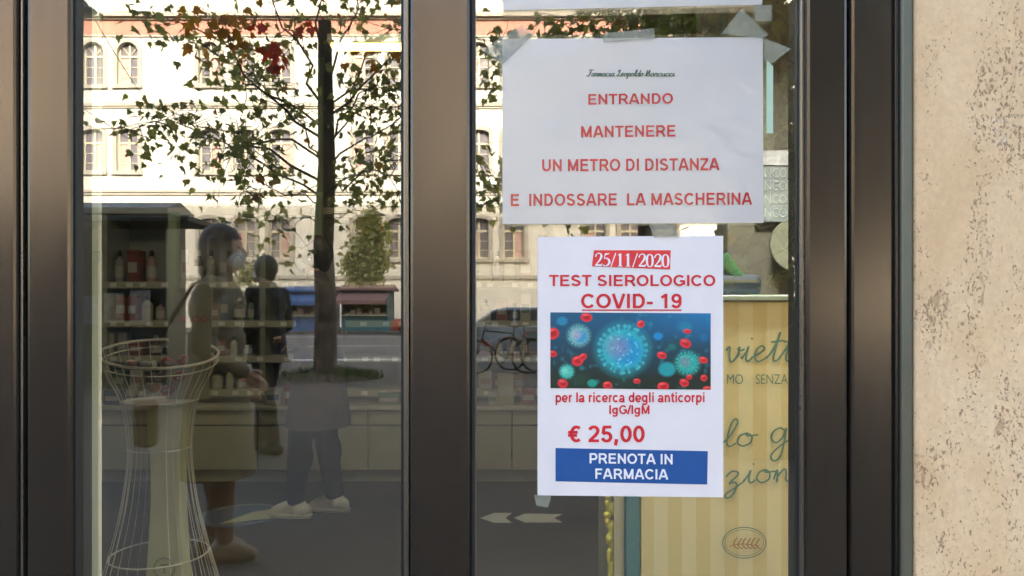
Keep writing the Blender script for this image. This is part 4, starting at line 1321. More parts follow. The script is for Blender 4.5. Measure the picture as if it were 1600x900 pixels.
def car_proto(name, paint, label, loc, rz, lx=4.1):
    e = empty(name, loc, rz); tag(e, label, 'car')
    hw = .84
    prof = [(-2.0, .28), (-2.03, .55), (-1.98, .82), (-1.9, .92), (-1.05, .98), (-.45, 1.40), (-.1, 1.47), (.75, 1.46), (1.2, 1.36), (1.72, .98), (1.95, .9), (2.02, .62), (1.98, .28)]
    def inset(z): return 0.0 if z < .9 else (z - .9) / .57 * .2
    b = MB()
    # body as stacked profile strips with tumblehome, wheel arches left as cut polygons below
    arch = lambda cx: [(cx + .37 * math.cos(t), .30 + .37 * math.sin(t)) for t in [math.pi * (1 - q / 8) for q in range(9)]]
    low = [(-1.98, .26)] + [(x, max(z, .26)) for x, z in arch(-1.28)] + [(x, max(z, .26)) for x, z in arch(1.27)] + [(1.96, .26)]
    upp = prof[1:-1]
    poly = low + upp[::-1]
    n = len(poly)
    vl = [(x, -hw + inset(z), z) for x, z in poly]; vr = [(x, hw - inset(z), z) for x, z in poly]
    b.add(vl + vr, [tuple(range(n)), tuple(range(2 * n - 1, n - 1, -1))] + [(i, i + n, (i + 1) % n + n, (i + 1) % n) for i in range(n)])
    b.build('body', paint, e, bevel=.025, smooth=True)
    gm_ = simple('car_glass', (.02, .025, .03), .08)
    wm = [(-.86, 1.0), (-.42, 1.35), (-.1, 1.40), (.72, 1.39), (1.1, 1.30), (1.45, 1.0)]
    for s in (-1, 1):
        for a, c in (((-.86, 1.0), 0), ((.15, 1.0), 1)):
            pl = [(-.84, 1.01), (-.44, 1.34), (-.1, 1.39), (.08, 1.39), (.08, 1.0)] if c == 0 else [(.14, 1.0), (.14, 1.39), (.72, 1.38), (1.08, 1.29), (1.4, 1.0)]
            vs0 = [(x, s * (hw - inset(z) + .004), z) for x, z in pl]; vs1 = [(x, s * (hw - inset(z) - .03), z) for x, z in pl]
            nn = len(pl)
            MB().add(vs0 + vs1, [tuple(range(nn)), tuple(range(2 * nn - 1, nn - 1, -1))] + [(i, i + nn, (i + 1) % nn + nn, (i + 1) % nn) for i in range(nn)]).build('side_window', gm_, e)
    def slope(x0, z0, x1, z1, nm):
        nx, nz = -(z1 - z0), (x1 - x0)
        L = math.hypot(nx, nz); nx, nz = nx / L * .005, nz / L * .005
        if nz < 0: nx, nz = -nx, -nz
        a0, a1 = hw - inset(z0) - .07, hw - inset(z1) - .07
        t0 = [(x0 + nx, -a0, z0 + nz), (x0 + nx, a0, z0 + nz), (x1 + nx, a1, z1 + nz), (x1 + nx, -a1, z1 + nz)]
        t1 = [(x - nx * 3, y, z - nz * 3) for x, y, z in t0]
        MB().add(t0 + t1, [(0, 1, 2, 3), (7, 6, 5, 4), (0, 4, 5, 1), (1, 5, 6, 2), (2, 6, 7, 3), (3, 7, 4, 0)]).build(nm, gm_, e)
    slope(-1.0, 1.01, -.47, 1.38, 'windscreen'); slope(1.66, 1.03, 1.24, 1.33, 'rear_window')
    tyre = simple('tyre_rubber', (.015, .015, .016), .8)
    rimm = simple('wheel_rim', (.4, .41, .42), .35, .8)
    for cx in (-1.28, 1.27):
        for s in (-1, 1):
            w = MB()
            y0, y1 = s * (hw - .19), s * (hw - .01)
            prof_ = [(.22, y0), (.29, y0), (.315, y0 + s * .03), (.315, y1 - s * .03), (.29, y1), (.19, y1), (.19, y0)]
            vs_, fs_ = [], []
            for r_, yy in prof_:
                for k2 in range(22): vs_.append((cx + r_ * math.cos(k2 * 2 * math.pi / 22), yy, .315 + r_ * math.sin(k2 * 2 * math.pi / 22)))
            for i in range(len(prof_) - 1):
                for k2 in range(22): fs_.append((i * 22 + k2, i * 22 + (k2 + 1) % 22, (i + 1) * 22 + (k2 + 1) % 22, (i + 1) * 22 + k2))
            w.add(vs_, fs_)
            wo = w.build('wheel', tyre, e, smooth=True)
            rm = MB()
            for q in range(5):
                a = q * 2 * math.pi / 5
                rm.tube([(cx, y1 - s * .03, .315), (cx + .19 * math.cos(a), y1 - s * .02, .315 + .19 * math.sin(a))], .028, 5)
            rm.ring([(cx + .185 * math.cos(2 * math.pi * q / 20), y1 - s * .015, .315 + .185 * math.sin(2 * math.pi * q / 20)) for q in range(20)], .018)
            rm.build('rim', rimm, wo, smooth=True)
    for s in (-1, 1):
        MB().ball((-1.93, s * .6, .72), .1, sc=(.5, 1.3, .7)).build('headlight', M['white_plastic'], e, smooth=True)
        MB().ball((1.95, s * .64, .8), .09, sc=(.35, 1.0, 1.1)).build('tail_light', M['ink_red'], e, smooth=True)
        MB().ball((-.62, s * .94, 1.02), .09, sc=(.6, 1.0, .7)).build('mirror', paint, e, smooth=True)
    MB().box(-2.05, -2.0, -.26, .26, .42, .53).build('number_plate', M['white_plastic'], e)
    return e
car1 = car_proto('parked_car', simple('silver_blue_paint', (.28, .33, .38), .25, .4, .05, 2, coat=.6), 'silver blue car parked at the near kerb behind the bicycles', (V(800, 0, 20.3).x, V(0, 0, 20.3).y, -.124), R(4))
car2 = car_proto('parked_car', simple('red_paint', (.2, .02, .02), .25, .1, .05, 2, coat=.6), 'red car on the far side of the road beside the teal kiosk', (V(672, 0, 41).x, V(0, 0, 41).y, -.124), R(-3))
car3 = car_proto('parked_car', simple('dark_blue_paint', (.03, .045, .09), .25, .3, .05, 2, coat=.6), 'dark blue car parked at the near kerb beyond the virus poster', (V(1190, 0, 20.4).x, V(0, 0, 20.4).y, -.124), R(2))

def bicycle(loc, rz, paint, label):
    e = empty('bicycle', loc, rz); tag(e, label, 'bicycle', 'bicycles parked on the pavement')
    r = .335
    for cx in (-.53, .53):
        c = Vector((cx, 0, r))
        o = MB().ring([c + Vector((r * math.cos(2 * math.pi * k / 32), 0, r * math.sin(2 * math.pi * k / 32))) for k in range(32)], .021).build('wheel', M['rubber'], e, smooth=True)
        sp = MB()
        for k in range(16):
            a = 2 * math.pi * k / 16
            sp.tube([c + Vector((0, .02 * (-1) ** k, 0)), c + Vector((.315 * math.cos(a), 0, .315 * math.sin(a)))], .0022, 4)
        sp.ring([c + Vector((.315 * math.cos(2 * math.pi * k / 28), 0, .315 * math.sin(2 * math.pi * k / 28))) for k in range(28)], .009)
        sp.build('spokes', M['steel'], o)
    f = MB()
    bb, st_, hd, hd2 = (-.08, 0, .29), (-.22, 0, .80), (.36, 0, .86), (.40, 0, .70)
    f.tube([bb, st_], .017); f.tube([st_, hd], .015); f.tube([bb, hd2], .018); f.tube([(-.53, .05, .335), bb], .011); f.tube([(-.53, -.05, .335), bb], .011); f.tube([(-.53, .05, .335), (-.22, 0, .76)], .009); f.tube([(-.53, -.05, .335), (-.22, 0, .76)], .009)
    f.tube([hd, hd2], .02); f.tube([hd2, (.53, .05, .335)], .012); f.tube([hd2, (.53, -.05, .335)], .012)
    f.build('frame', paint, e, smooth=True)
    s = MB(); s.tube([(-.22, 0, .80), (-.25, 0, .92)], .013); s.build('seat_post', M['steel'], e)
    s = MB().ball((-.27, 0, .95), .12, sc=(1.1, .62, .28)).ball((-.15, 0, .955), .06, sc=(1.4, .5, .4)); s.build('saddle', M['rubber'], e, smooth=True)
    h = MB(); h.tube([hd, (.34, 0, 1.0)], .013); h.tube([(.20, -.28, 1.04), (.32, -.2, 1.02), (.34, 0, 1.0), (.32, .2, 1.02), (.20, .28, 1.04)], .012); h.build('handlebar', M['steel'], e, smooth=True)
    c = MB(); c.ring([(-.08 + .09 * math.cos(2 * math.pi * k / 18), .035, .29 + .09 * math.sin(2 * math.pi * k / 18)) for k in range(18)], .006); c.tube([(-.08, .05, .29), (.02, .06, .15)], .01); c.tube([(-.08, -.05, .29), (-.18, -.06, .43)], .01); c.box(-.02, .06, .06, .14, .14, .16); c.box(-.22, -.14, -.14, -.06, .42, .44); c.build('crank', M['steel'], e)
    mgd = MB(); mgd.tube([(-.53 + .365 * math.cos(R(a)), 0, .335 + .365 * math.sin(R(a))) for a in range(10, 170, 20)], .014, 6); mgd.build('mudguard', paint, e, smooth=True)
    b = MB()
    for z in (.96, .86, .76): b.ring([(.58 + .17 * math.cos(2 * math.pi * k / 12), .15 * math.sin(2 * math.pi * k / 12), z) for k in range(12)], .004, 4)
    for k in range(12): b.tube([(.58 + .17 * math.cos(2 * math.pi * k / 12), .15 * math.sin(2 * math.pi * k / 12), .97), (.58 + .12 * math.cos(2 * math.pi * k / 12), .11 * math.sin(2 * math.pi * k / 12), .74)], .003, 4)
    b.build('basket', M['steel'], e)
    return e
def gpos(x, d): return (V(x, 0, d).x, V(0, 0, d).y, 0.0)
bicycle(gpos(785, 14.6), R(172), simple('black_bike_paint', (.02, .02, .025), .3), 'black bicycle with a wire basket beside the mullion reflection')
bicycle(gpos(835, 15.3), R(20), simple('orange_bike_paint', (.5, .12, .03), .3), 'orange framed bicycle parked behind the black one')
bicycle(gpos(880, 14.9), R(190), simple('grey_bike_paint', (.3, .31, .32), .3), 'grey bicycle parked next to the orange one')

# hanging street lamp on a cross-street cable
lc = V(131, 16, 22)
sl = empty('street_lamp', lc); tag(sl, 'grey street lamp hanging from a cable over the road', 'street lamp')
lm = MB().lathe([(.02, .28), (.06, .26), (.16, .12), (.32, .05), (.36, -.02), (.30, -.06), (.05, -.07)], 18); lm.build('lamp_shade', M['steel'], sl, smooth=True)
cb = MB()
top = lc + Vector((0, 0, .28))
far = V(262, 190, DB) + Vector((0, .1, 0))
near = Vector((lc.x - 3, -.3, lc.z + 1.0))
def sag(a, b, n, s): return [a.lerp(b, i / n) - Vector((0, 0, s * 4 * (i / n) * (1 - i / n))) for i in range(n + 1)]
cb.tube(sag(top, far, 14, .5), .018, 5); cb.tube(sag(near, top, 8, .3), .018, 5)
local(cb, lc).build('cable', M['rubber'], sl)

# ------------------------------------------------------------------ people
def foot(mb, p, dirx, L, r):
    d_ = Vector(dirx)
    heel = p - d_ * .05; toe = p + d_ * (L - .1)
    mb.cap(heel + Vector((0, 0, r)), toe + Vector((0, 0, r * .75)), r, r * .72)
    mb.cap(p + Vector((0, 0, r * 1.7)), p + d_ * (L * .45) + Vector((0, 0, r)), r * .95, r * .8)

def person(loc, rz, s, label, coat, trouser, shoe, hairm, coat_hem, arms, stance, hair='bob', mask=True, sole=None, neck_mat=None, bare_leg=None):
    """stands at loc facing +x local; s = scale from 1.70 m; arms: two (elbow, wrist) pairs for the sides -y, +y; stance: ankle x of each side and half width"""
    e = empty('person', loc, rz)
    tag(e, label, 'person')
    sx = lambda v: Vector(v) * s
    b = MB()
    # torso, neck and head
    b.ball(sx((0, 0, .98)), .155 * s, sc=(.78, 1.05, .85)); b.ball(sx((0, 0, 1.14)), .14 * s, sc=(.75, 1.0, 1.0)); b.ball(sx((.005, 0, 1.30)), .165 * s, sc=(.7, 1.08, .9))
    b.cap(sx((0, -.15, 1.405)), sx((0, .15, 1.405)), .055 * s, .055 * s)
    b.cap(sx((-.005, 0, 1.42)), sx((.02, 0, 1.54)), .056 * s, .05 * s)
    hc = sx((.03, 0, 1.605))
    b.ball(hc, .1 * s, sc=(1.0, .78, 1.12)); b.ball(hc + sx((.025, 0, -.055)), .072 * s, sc=(1.0, .82, 1.0))
    b.cap(hc + sx((.092, 0, .012)), hc + sx((.112, 0, -.025)), .010 * s, .014 * s)         # nose
    b.cap(hc + sx((.078, -.018, -.062)), hc + sx((.078, .018, -.062)), .010 * s, .010 * s)  # lips
    for q in (-1, 1):
        b.ball(hc + sx((-.005, q * .078, -.005)), .03 * s, sc=(.6, .3, 1))                   # ears
        b.cap(hc + sx((.075, q * .045, .03)), hc + sx((.088, q * .018, .034)), .010 * s, .010 * s)   # brows
    legs = []
    for i, q in enumerate((-1, 1)):
        ax, hwid = stance[i]
        hip = sx((0, q * .085, .93)); kn = sx((ax * .5 + .025, q * (hwid + .005), .49)); an = sx((ax, q * hwid, .085))
        b.cap(hip, kn, .085 * s, .056 * s); b.cap(kn, an, .055 * s, .037 * s)
        b.ball(kn + (an - kn) * .28 + sx((-.02, 0, 0)), .054 * s, sc=(1, 1, 1.9))
        foot(b, sx((ax, q * hwid, 0)), (1, 0, 0), .22 * s, .036 * s)
        legs.append((hip, kn, an))
    for i, q in enumerate((-1, 1)):
        el, wr = [sx(v) for v in arms[i]]
        sh = sx((0, q * .185, 1.395))
        b.cap(sh, el, .05 * s, .038 * s); b.cap(el, wr, .038 * s, .026 * s)
        # hand: palm, four fingers of different lengths, thumb
        t = (wr - el).normalized()
        side = t.cross(Vector((1, 0, 0)))
        if side.length < .2: side = t.cross(Vector((0, 0, 1)))
        side.normalize()
        nrm = side.cross(t)
        across = nrm
        pc = wr + t * .05 * s
        b.cap(wr + across * .014 * s, pc + across * .02 * s + t * .03 * s, .018 * s, .015 * s); b.cap(wr - across * .014 * s, pc - across * .02 * s + t * .03 * s, .018 * s, .015 * s)
        for k_, L in enumerate((.058, .068, .064, .05)):
            root = pc + across * ((1.5 - k_) * .018) * s + t * .028 * s
            m1 = root + t * L * .5 * s - side * q * .006 * s
            m2 = m1 + (t * .75 - side * q * .65).normalized() * L * .55 * s
            b.cap(root, m1, .0085 * s, .008 * s, 8); b.cap(m1, m2, .008 * s, .0068 * s, 8)
        th = wr + across * .025 * s + t * .02 * s
        tm = th + (across * .8 + t * .7).normalized() * .035 * s
        b.cap(th, tm, .012 * s, .0095 * s, 8); b.cap(tm, tm + (t + across * .1).normalized() * .028 * s, .0095 * s, .008 * s, 8)
    remesh(b, 'body', bare_leg or M['skin'], e, .0075, 2)
    # face details
    f = MB()
    for q in (-1, 1): f.ball(hc + sx((.080, q * .031, .012)), .011 * s, 8, 6)
    f.build('eyes', M['hair_dark'], e, smooth=True)
    # trousers
    t_ = MB()
    t_.ball(sx((0, 0, .96)), .165 * s, sc=(.8, 1.06, .85))
    for hip, kn, an in legs:
        a2 = an + Vector((0, 0, .03 * s))
        t_.cap(hip, kn, .10 * s, .078 * s); t_.cap(kn, a2, .077 * s, .058 * s); t_.ball(kn + (an - kn) * .28 + sx((-.02, 0, 0)), .068 * s, sc=(1, 1, 1.8))
    if trouser: remesh(t_, 'trousers', trouser, e, .010, 3)
    # coat
    c = MB()
    hem = coat_hem * s
    c.ball(sx((.005, 0, 1.30)), .185 * s, sc=(.78, 1.1, .92)); c.ball(sx((0, 0, 1.12)), .17 * s, sc=(.82, 1.05, 1.1))
    c.cap(sx((0, -.16, 1.40)), sx((0, .16, 1.40)), .068 * s, .068 * s)
    c.lathe([(.05 * s, 1.2 * s), (.165 * s, 1.17 * s), (.17 * s, 1.0 * s), (.195 * s, .8 * s), (.225 * s, hem + .02 * s), (.225 * s, hem - .06 * s)], 28, (0, 0, 0), .86, 1.0)
    c.lathe([(.085, 1.40), (.082, 1.46), (.075, 1.49), (.06, 1.50)], 18, (0, 0, 0)) if s == 1 else c.cap(sx((0, 0, 1.40)), sx((.01, 0, 1.47)), .085 * s, .072 * s)
    for i, q in enumerate((-1, 1)):
        el, wr = [sx(v) for v in arms[i]]
        sh = sx((0, q * .19, 1.39))
        c.cap(sh, el, .075 * s, .06 * s); c.cap(el, el.lerp(wr, .93), .06 * s, .048 * s)
    # flat hem: cut everything under it
    co = remesh(c, 'coat', coat, e, .012, 6)
    bm = bmesh.new(); bm.from_mesh(co.data)
    cut = bmesh.ops.bisect_plane(bm, geom=bm.verts[:] + bm.edges[:] + bm.faces[:], plane_co=(0, 0, hem), plane_no=(0, 0, 1), clear_inner=True)
    ed = [g_ for g_ in cut['geom_cut'] if isinstance(g_, bmesh.types.BMEdge)]
    bmesh.ops.holes_fill(bm, edges=ed)
    bm.to_mesh(co.data); bm.free()
    # shoes
    for i, q in enumerate((-1, 1)):
        hip, kn, an = legs[i]
        sh = MB()
        p = Vector((an.x, an.y, 0))
        foot(sh, p, (1, 0, 0), .235 * s, .046 * s)
        sh.cap(p + Vector((-.01 * s, 0, .05 * s)), p + Vector((-.01 * s, 0, .085 * s)), .05 * s, .048 * s)
        so_ = remesh(sh, 'shoe', shoe, e, .008, 2)
        if sole:
            lc_ = MB()
            for q_ in range(4):
                lx, lz = p.x + (.035 + .022 * q_) * s, (.098 - .009 * q_) * s
                lc_.tube([(lx, p.y - .03 * s, lz - .006), (lx + .004, p.y, lz + .002), (lx, p.y + .03 * s, lz - .006)], .0035, 5)
            lc_.build('laces', M['stand_card'], so_, smooth=True)
            bs = MB()
            L0, L1 = p.x - .105 * s, p.x + .172 * s
            pl = []
            for k_ in range(24):
                a = 2 * math.pi * k_ / 24
                u = (L0 + L1) / 2 + (L1 - L0) / 2 * math.cos(a)
                wv = (.05 + .006 * math.cos(a)) * s * abs(math.sin(a)) ** .6 * (1 if math.sin(a) >= 0 else -1)
                pl.append((u, p.y + wv))
            bs.prism(pl, 'z', 0.001, .026 * s).build('sole', sole, so_, bevel=.004)
    # hair
    h = MB()
    h.ball(hc + sx((-.012, 0, .022)), .112 * s, sc=(1.02, .84, 1.05))
    if hair == 'bob':
        for q in (-1, 1):
            h.cap(hc + sx((-.02, q * .06, .03)), hc + sx((-.015, q * .082, -.10)), .05 * s, .042 * s)
        h.cap(hc + sx((-.06, 0, .02)), hc + sx((-.07, 0, -.11)), .065 * s, .055 * s)
    else:
        h.cap(hc + sx((-.05, 0, .02)), hc + sx((-.055, 0, -.05)), .065 * s, .05 * s)
    ho = remesh(h, 'hair', hairm, e, .008, 2)
    bm = bmesh.new(); bm.from_mesh(ho.data)
    kill = [v for v in bm.verts if (v.co.x - hc.x) > .062 * s and (v.co.z - hc.z) < .055 * s]
    bmesh.ops.delete(bm, geom=kill, context='VERTS')
    bm.to_mesh(ho.data); bm.free()
    if mask:
        mk_ = MB()
        mk_.ball(hc + sx((.04, 0, -.045)), .074 * s, 18, 12, sc=(1.0, .9, .85))
        mo = mk_.build('face_mask', M['mask'], e, smooth=True)
        bm = bmesh.new(); bm.from_mesh(mo.data)
        bmesh.ops.delete(bm, geom=[v for v in bm.verts if v.co.x < hc.x + .02 * s], context='VERTS')
        bm.to_mesh(mo.data); bm.free()
    return e

down = lambda q, x=0.0: ((-.03 + x, q * .25, 1.11), (.06 + x, q * .25, .87))
# woman mirrored in the pane
wl = gpos(338, 3.72)
woman = person(wl, R(-12), .97, 'person in a long olive coat with brown bobbed hair and white mask, seen mirrored', M['coat_olive'], None, M['loafer'], M['hair_brown'], .44, [((-.04, -.25, 1.12), (.10, -.22, .90)), ((-.02, .25, 1.12), (.16, .2, .98))], [(-.03, .075), (.05, .075)], 'bob', True, None, None, None)
# brown tights over the bare legs
tt = MB()
s_ = .97
for i, q in enumerate((-1, 1)):
    ax = (-.03, .05)[i]
    tt.cap(Vector((ax * .5 + .025, q * .08, .56)) * s_, Vector((ax, q * .075, .10)) * s_, .062 * s_, .043 * s_)
    tt.ball(Vector((ax * .7 - .005, q * .078, .38)) * s_, .057 * s_, sc=(1, 1, 1.9))
remesh(tt, 'tights', M['tights'], woman, .009, 2)
# shoulder bag on her far hip
bg_ = empty('shoulder_bag', (wl[0] - .31, wl[1] + .10, .72), R(-12)); tag(bg_, 'brown leather bag hanging at the hip of the olive coat', 'bag')
bb_ = MB().box(-.055, .055, -.045, .045, -.14, .11); bb_.build('bag_body', M['bag'], bg_, bevel=.03)
stp = MB().tube([(-.045, 0, .11), (.06, -.02, .4), (.2, -.08, .66), (.28, -.14, .70)], .012, 6); stp.build('strap', M['bag'], bg_, smooth=True)
# darker person farther off
person(gpos(418, 6.5), R(200), 1.0, 'person in black jacket and trousers with white mask, smaller and farther away', M['black_cloth'], M['black_cloth'], M['black_cloth'], M['hair_dark'], .80, [((-.02, -.24, 1.12), (.14, -.17, .98)), ((-.02, .24, 1.12), (.12, .18, .95))], [(-.12, .07), (.14, .07)], 'short', True)
# customer inside
cl = P(498, HZ + F * EYE / 4.52, 4.52)
person((cl.x, cl.y, 0.003), R(172), .98, 'person in a purple grey coat, navy jeans and white sneakers inside the shop', M['coat_grey'], M['jeans'], M['sneaker'], M['hair_dark'], .555, [((-.03, -.24, 1.11), (.15, -.10, 1.06)), ((-.03, .24, 1.11), (.17, .08, 1.10))], [(-.07, .08), (.11, .085)], 'short', True, M['sole'])

# ------------------------------------------------------------------ shop interior
YI0, YI1 = 0.05, P(0, 0, 5.9).y
o = MB().box(-4.4, 3.4, -0.018, YI1 + .9, -0.12, 0.002).build('shop_floor', M['shopfloor']); tag(o, 'dark grey shop floor behind the glass', 'floor', kind='structure')
o = MB().box(-4.4, 3.4, 0.302, YI1 + .9, 3.1, 3.2).build('shop_ceiling', M['int_ceiling']); tag(o, 'pale shop ceiling', 'ceiling', kind='structure')
iw = MB(); iw.box(-4.5, -4.402, 0.302, YI1 + .9, -.1, 3.2); iw.box(3.402, 3.5, 0.302, YI1 + .9, -.1, 3.2); iw.box(-4.4, 3.4, YI1 + .7, YI1 + .9, .003, 3.099)
o = iw.build('shop_wall', M['int_wall']); tag(o, 'grey beige shop walls', 'wall', kind='structure')
pl0 = P(1137, 0, 2.3)
o = MB().box(pl0.x, 1.5, pl0.y, pl0.y + .4, .003, 3.099).build('interior_pillar', M['int_wall'], bevel=.01); tag(o, 'grey beige pillar behind the striped display box', 'pillar', kind='structure')

DSH = 5.35
ysf = DSH - D0
su = empty('shelf_unit', (P(500, 0, DSH).x, ysf, 0.002)); tag(su, 'long pharmacy shelf unit with cream drawers under it along the wall', 'shelf unit')
def sp_(name, mb, mat, parent=su, **k): return local(mb, su.location).build(name, mat, parent, **k)
X0, X1 = P(148, 0, DSH).x, P(1120, 0, DSH).x
def sz(y): return EYE - (y - HZ) * DSH / F
zc = sz(640)
DEP = .45
sp_('plinth', MB().box(X0, X1, ysf + .04, ysf + DEP, .003, sz(735)), M['plinth'])
sp_('back_panel', MB().box(X0, X1, ysf + DEP - .02, ysf + DEP, zc + .03, sz(318)), M['backpanel'])
sp_('counter_top', MB().box(X0 - .01, X1 + .01, ysf - .03, ysf + DEP, zc, zc + .03), M['shelfboard'], bevel=.004)
edges = [148, 232, 402, 575, 640, 800, 960, 1120]
zmid = sz(665)
for a, b in zip(edges[:-1], edges[1:]):
    xa, xb = P(a, 0, DSH).x, P(b, 0, DSH).x
    sp_('drawer', MB().box(xa + .004, xb - .004, ysf, ysf + DEP - .03, zmid + .006, zc - .004), M['white_lam'], bevel=.004)
    sp_('cupboard_door', MB().box(xa + .004, xb - .004, ysf, ysf + DEP - .03, sz(735) + .004, zmid - .006), M['white_lam'], bevel=.004)
shelf_rows = [440, 502, 558, 612]
for y in [322] + shelf_rows:
    z = sz(y)
    sp_('shelf', MB().box(X0, X1, ysf + .12, ysf + DEP - .022, z - .028, z), M['shelfboard'], bevel=.003)
    sp_('price_rail', MB().box(X0, X1, ysf + .10, ysf + .118, z - .045, z + .004), M['white_lam'])
for y in shelf_rows:
    z = sz(y); tg = MB(); xq = X0 + .06
    while xq < X1 - .1:
        tg.box(xq, xq + .045, ysf + .096, ysf + .0985, z - .036, z - .006); xq += rnd.uniform(.08, .2)
    sp_('price_tag_strip', tg, M['white_plastic'])
for x in (150, 402, 640, 960, 1118):
    xx = P(x, 0, DSH).x
    sp_('upright', MB().box(xx - .02, xx + .02, ysf + .11, ysf + DEP - .023, zc + .032, sz(318)), M['alu'])
# pale green glass post at the end of the tall side unit, and the free standing upright
for x0, x1, dd, y0 in ((262, 276, 4.6, 330), ):
    o = MB().box(P(x0, 0, dd).x, P(x1, 0, dd).x, dd - D0, dd - D0 + .05, .003, EYE - (y0 - HZ) * dd / F).build('display_post', M['green_post'], bevel=.004)
    tag(o, 'short pale green post standing before the shelves beside the wire basket', 'post')
o = MB().box(P(485, 0, 5.4).x, P(503, 0, 5.4).x, 5.4 - D0, 5.4 - D0 + .05, zc + .031, 3.099).build('floor_post', M['green_post'], bevel=.004)
tag(o, 'pale green post from counter to ceiling behind the mirrored tree trunk', 'post')

# strip lamp, warm
lz = EYE + (HZ - 74) * 4.2 / F
lpos = P(565, 74, 4.2)
sl2 = empty('strip_lamp', lpos); tag(sl2, 'warm yellow strip lamp hanging high inside the shop', 'lamp')
xa, xb = P(514, 0, 4.2).x - lpos.x, P(700, 0, 4.2).x - lpos.x
em, nt, bb2 = new_mat('warm_lamp_tube')
bb2.inputs['Emission Color'].default_value = (1.0, .66, .16, 1); bb2.inputs['Emission Strength'].default_value = 1.6
bb2.inputs['Base Color'].default_value = (.9, .8, .5, 1)
MB().box(xa, xb, -.05, .05, .012, .06).build('housing', M['alu'], sl2, bevel=.005)
MB().box(xa + .02, xb - .02, -.04, .04, -.008, .010).build('lamp_tube', em, sl2, bevel=.004)
wr_ = MB(); wr_.tube([(xa + .1, 0, .06), (xa + .1, 0, 3.098 - lpos.z)], .004, 5); wr_.tube([(xb - .1, 0, .06), (xb - .1, 0, 3.098 - lpos.z)], .004, 5); wr_.build('hanging_wire', M['steel'], sl2)
# added glowing panels, out of view overhead, that brighten the shop interior
pm, nt, bb3 = new_mat('added_panel_glow')
bb3.inputs['Emission Color'].default_value = (1.0, .93, .75, 1); bb3.inputs['Emission Strength'].default_value = 1.6
pm2 = pm.copy(); pm2.node_tree.nodes['Principled BSDF'].inputs['Emission Strength'].default_value = 34.0  # much stronger copy, added to light the striped box
for (x, y, lab) in ((-2.6, 2.6, 'added fill panel, unseen, over the wire basket'), (-.6, 2.6, 'added fill panel, unseen, over the middle of the shop floor'), (1.9, 2.6, 'added fill panel, unseen, beyond the grey pillar'), (.45, .66, 'added fill panel, unseen, lighting the striped box close to the glass')):
    e = empty('added_ceiling_panel', (x, y, 3.098)); tag(e, lab, 'fill panel', 'added fill panels over the shop floor')
    MB().box(-.31, .31, -.31, .31, -.04, -.001).build('added_panel_frame', M['alu'], e, bevel=.004)
    if y < 1:      # deep baffle added to keep this fill panel's light on the display box
        bf = MB(); bf.box(-.33, -.312, -.33, .33, -.62, -.001); bf.box(.312, .33, -.33, .33, -.62, -.001); bf.box(-.311, .311, -.33, -.312, -.62, -.001); bf.box(-.311, .311, .312, .33, -.62, -.001)
        bf.build('baffle', M['rubber'], e)
    MB().box(-.28, .28, -.28, .28, -.046, -.042).build('added_panel_face', pm2 if y < 1 else pm, e)

# products on the shelves
prodcol = {
 'white': simple('white_carton', (.42, .41, .36), .5), 'cream': simple('cream_carton', (.38, .34, .24), .5), 'pink': simple('pink_carton', (.34, .22, .20), .5), 'blue': simple('blue_carton', (.11, .15, .22), .5),
 'green': simple('green_carton', (.15, .22, .14), .5), 'red': simple('red_carton', (.22, .06, .05), .5), 'orange': simple('orange_carton', (.28, .17, .09), .5), 'brown': simple('brown_bottle', (.07, .035, .02), .2), 'grey': simple('grey_carton', (.25, .25, .25), .5),
}
PR = random.Random(99)
shelf_name = {440: 'topmost', 502: 'second', 558: 'third', 612: 'lowest'}
stripm = simple('carton_label', (.42, .4, .35), .5)
ordn = ['first', 'second', 'third', 'fourth', 'fifth', 'sixth', 'seventh', 'eighth', 'ninth', 'tenth', 'eleventh', 'twelfth', 'thirteenth', 'fourteenth', 'fifteenth', 'sixteenth', 'seventeenth', 'eighteenth', 'nineteenth', 'twentieth']
def carton(x, z, w, h, dep, cname, y0):
    e = empty('carton', (x, y0, z)); 
    MB().box(-w / 2, w / 2, 0, dep, 0, h).build('carton_body', prodcol[cname], e, bevel=.003)
    MB().box(-w * .38, w * .38, -.0022, -.0004, h * .3, h * .62).build('printed_label', stripm if cname != 'white' else prodcol[PR.choice(['pink', 'blue', 'green', 'red'])], e)
    return e
def bottle(x, z, r, h, cname, y0):
    e = empty('bottle', (x, y0 + r, z))
    MB().lathe([(r * .9, 0), (r, .008), (r, h * .62), (r * .8, h * .7), (r * .36, h * .76), (r * .36, h * .82)], 16).build('bottle_body', prodcol[cname], e, smooth=True)
    MB().lathe([(r * .42, h * .821), (r * .42, h * .93), (r * .3, h)], 14).build('cap', M['rubber'] if cname != 'brown' else M['white_plastic'], e, smooth=True)
    MB().lathe([(r * 1.01, h * .15), (r * 1.012, h * .5)], 16).build('printed_label', stripm, e, smooth=True)
    return e
ranges = [(158, 256, 'behind the wire basket'), (284, 398, 'behind the mirrored olive coat'), (748, 838, 'between the mullion and the posters')]
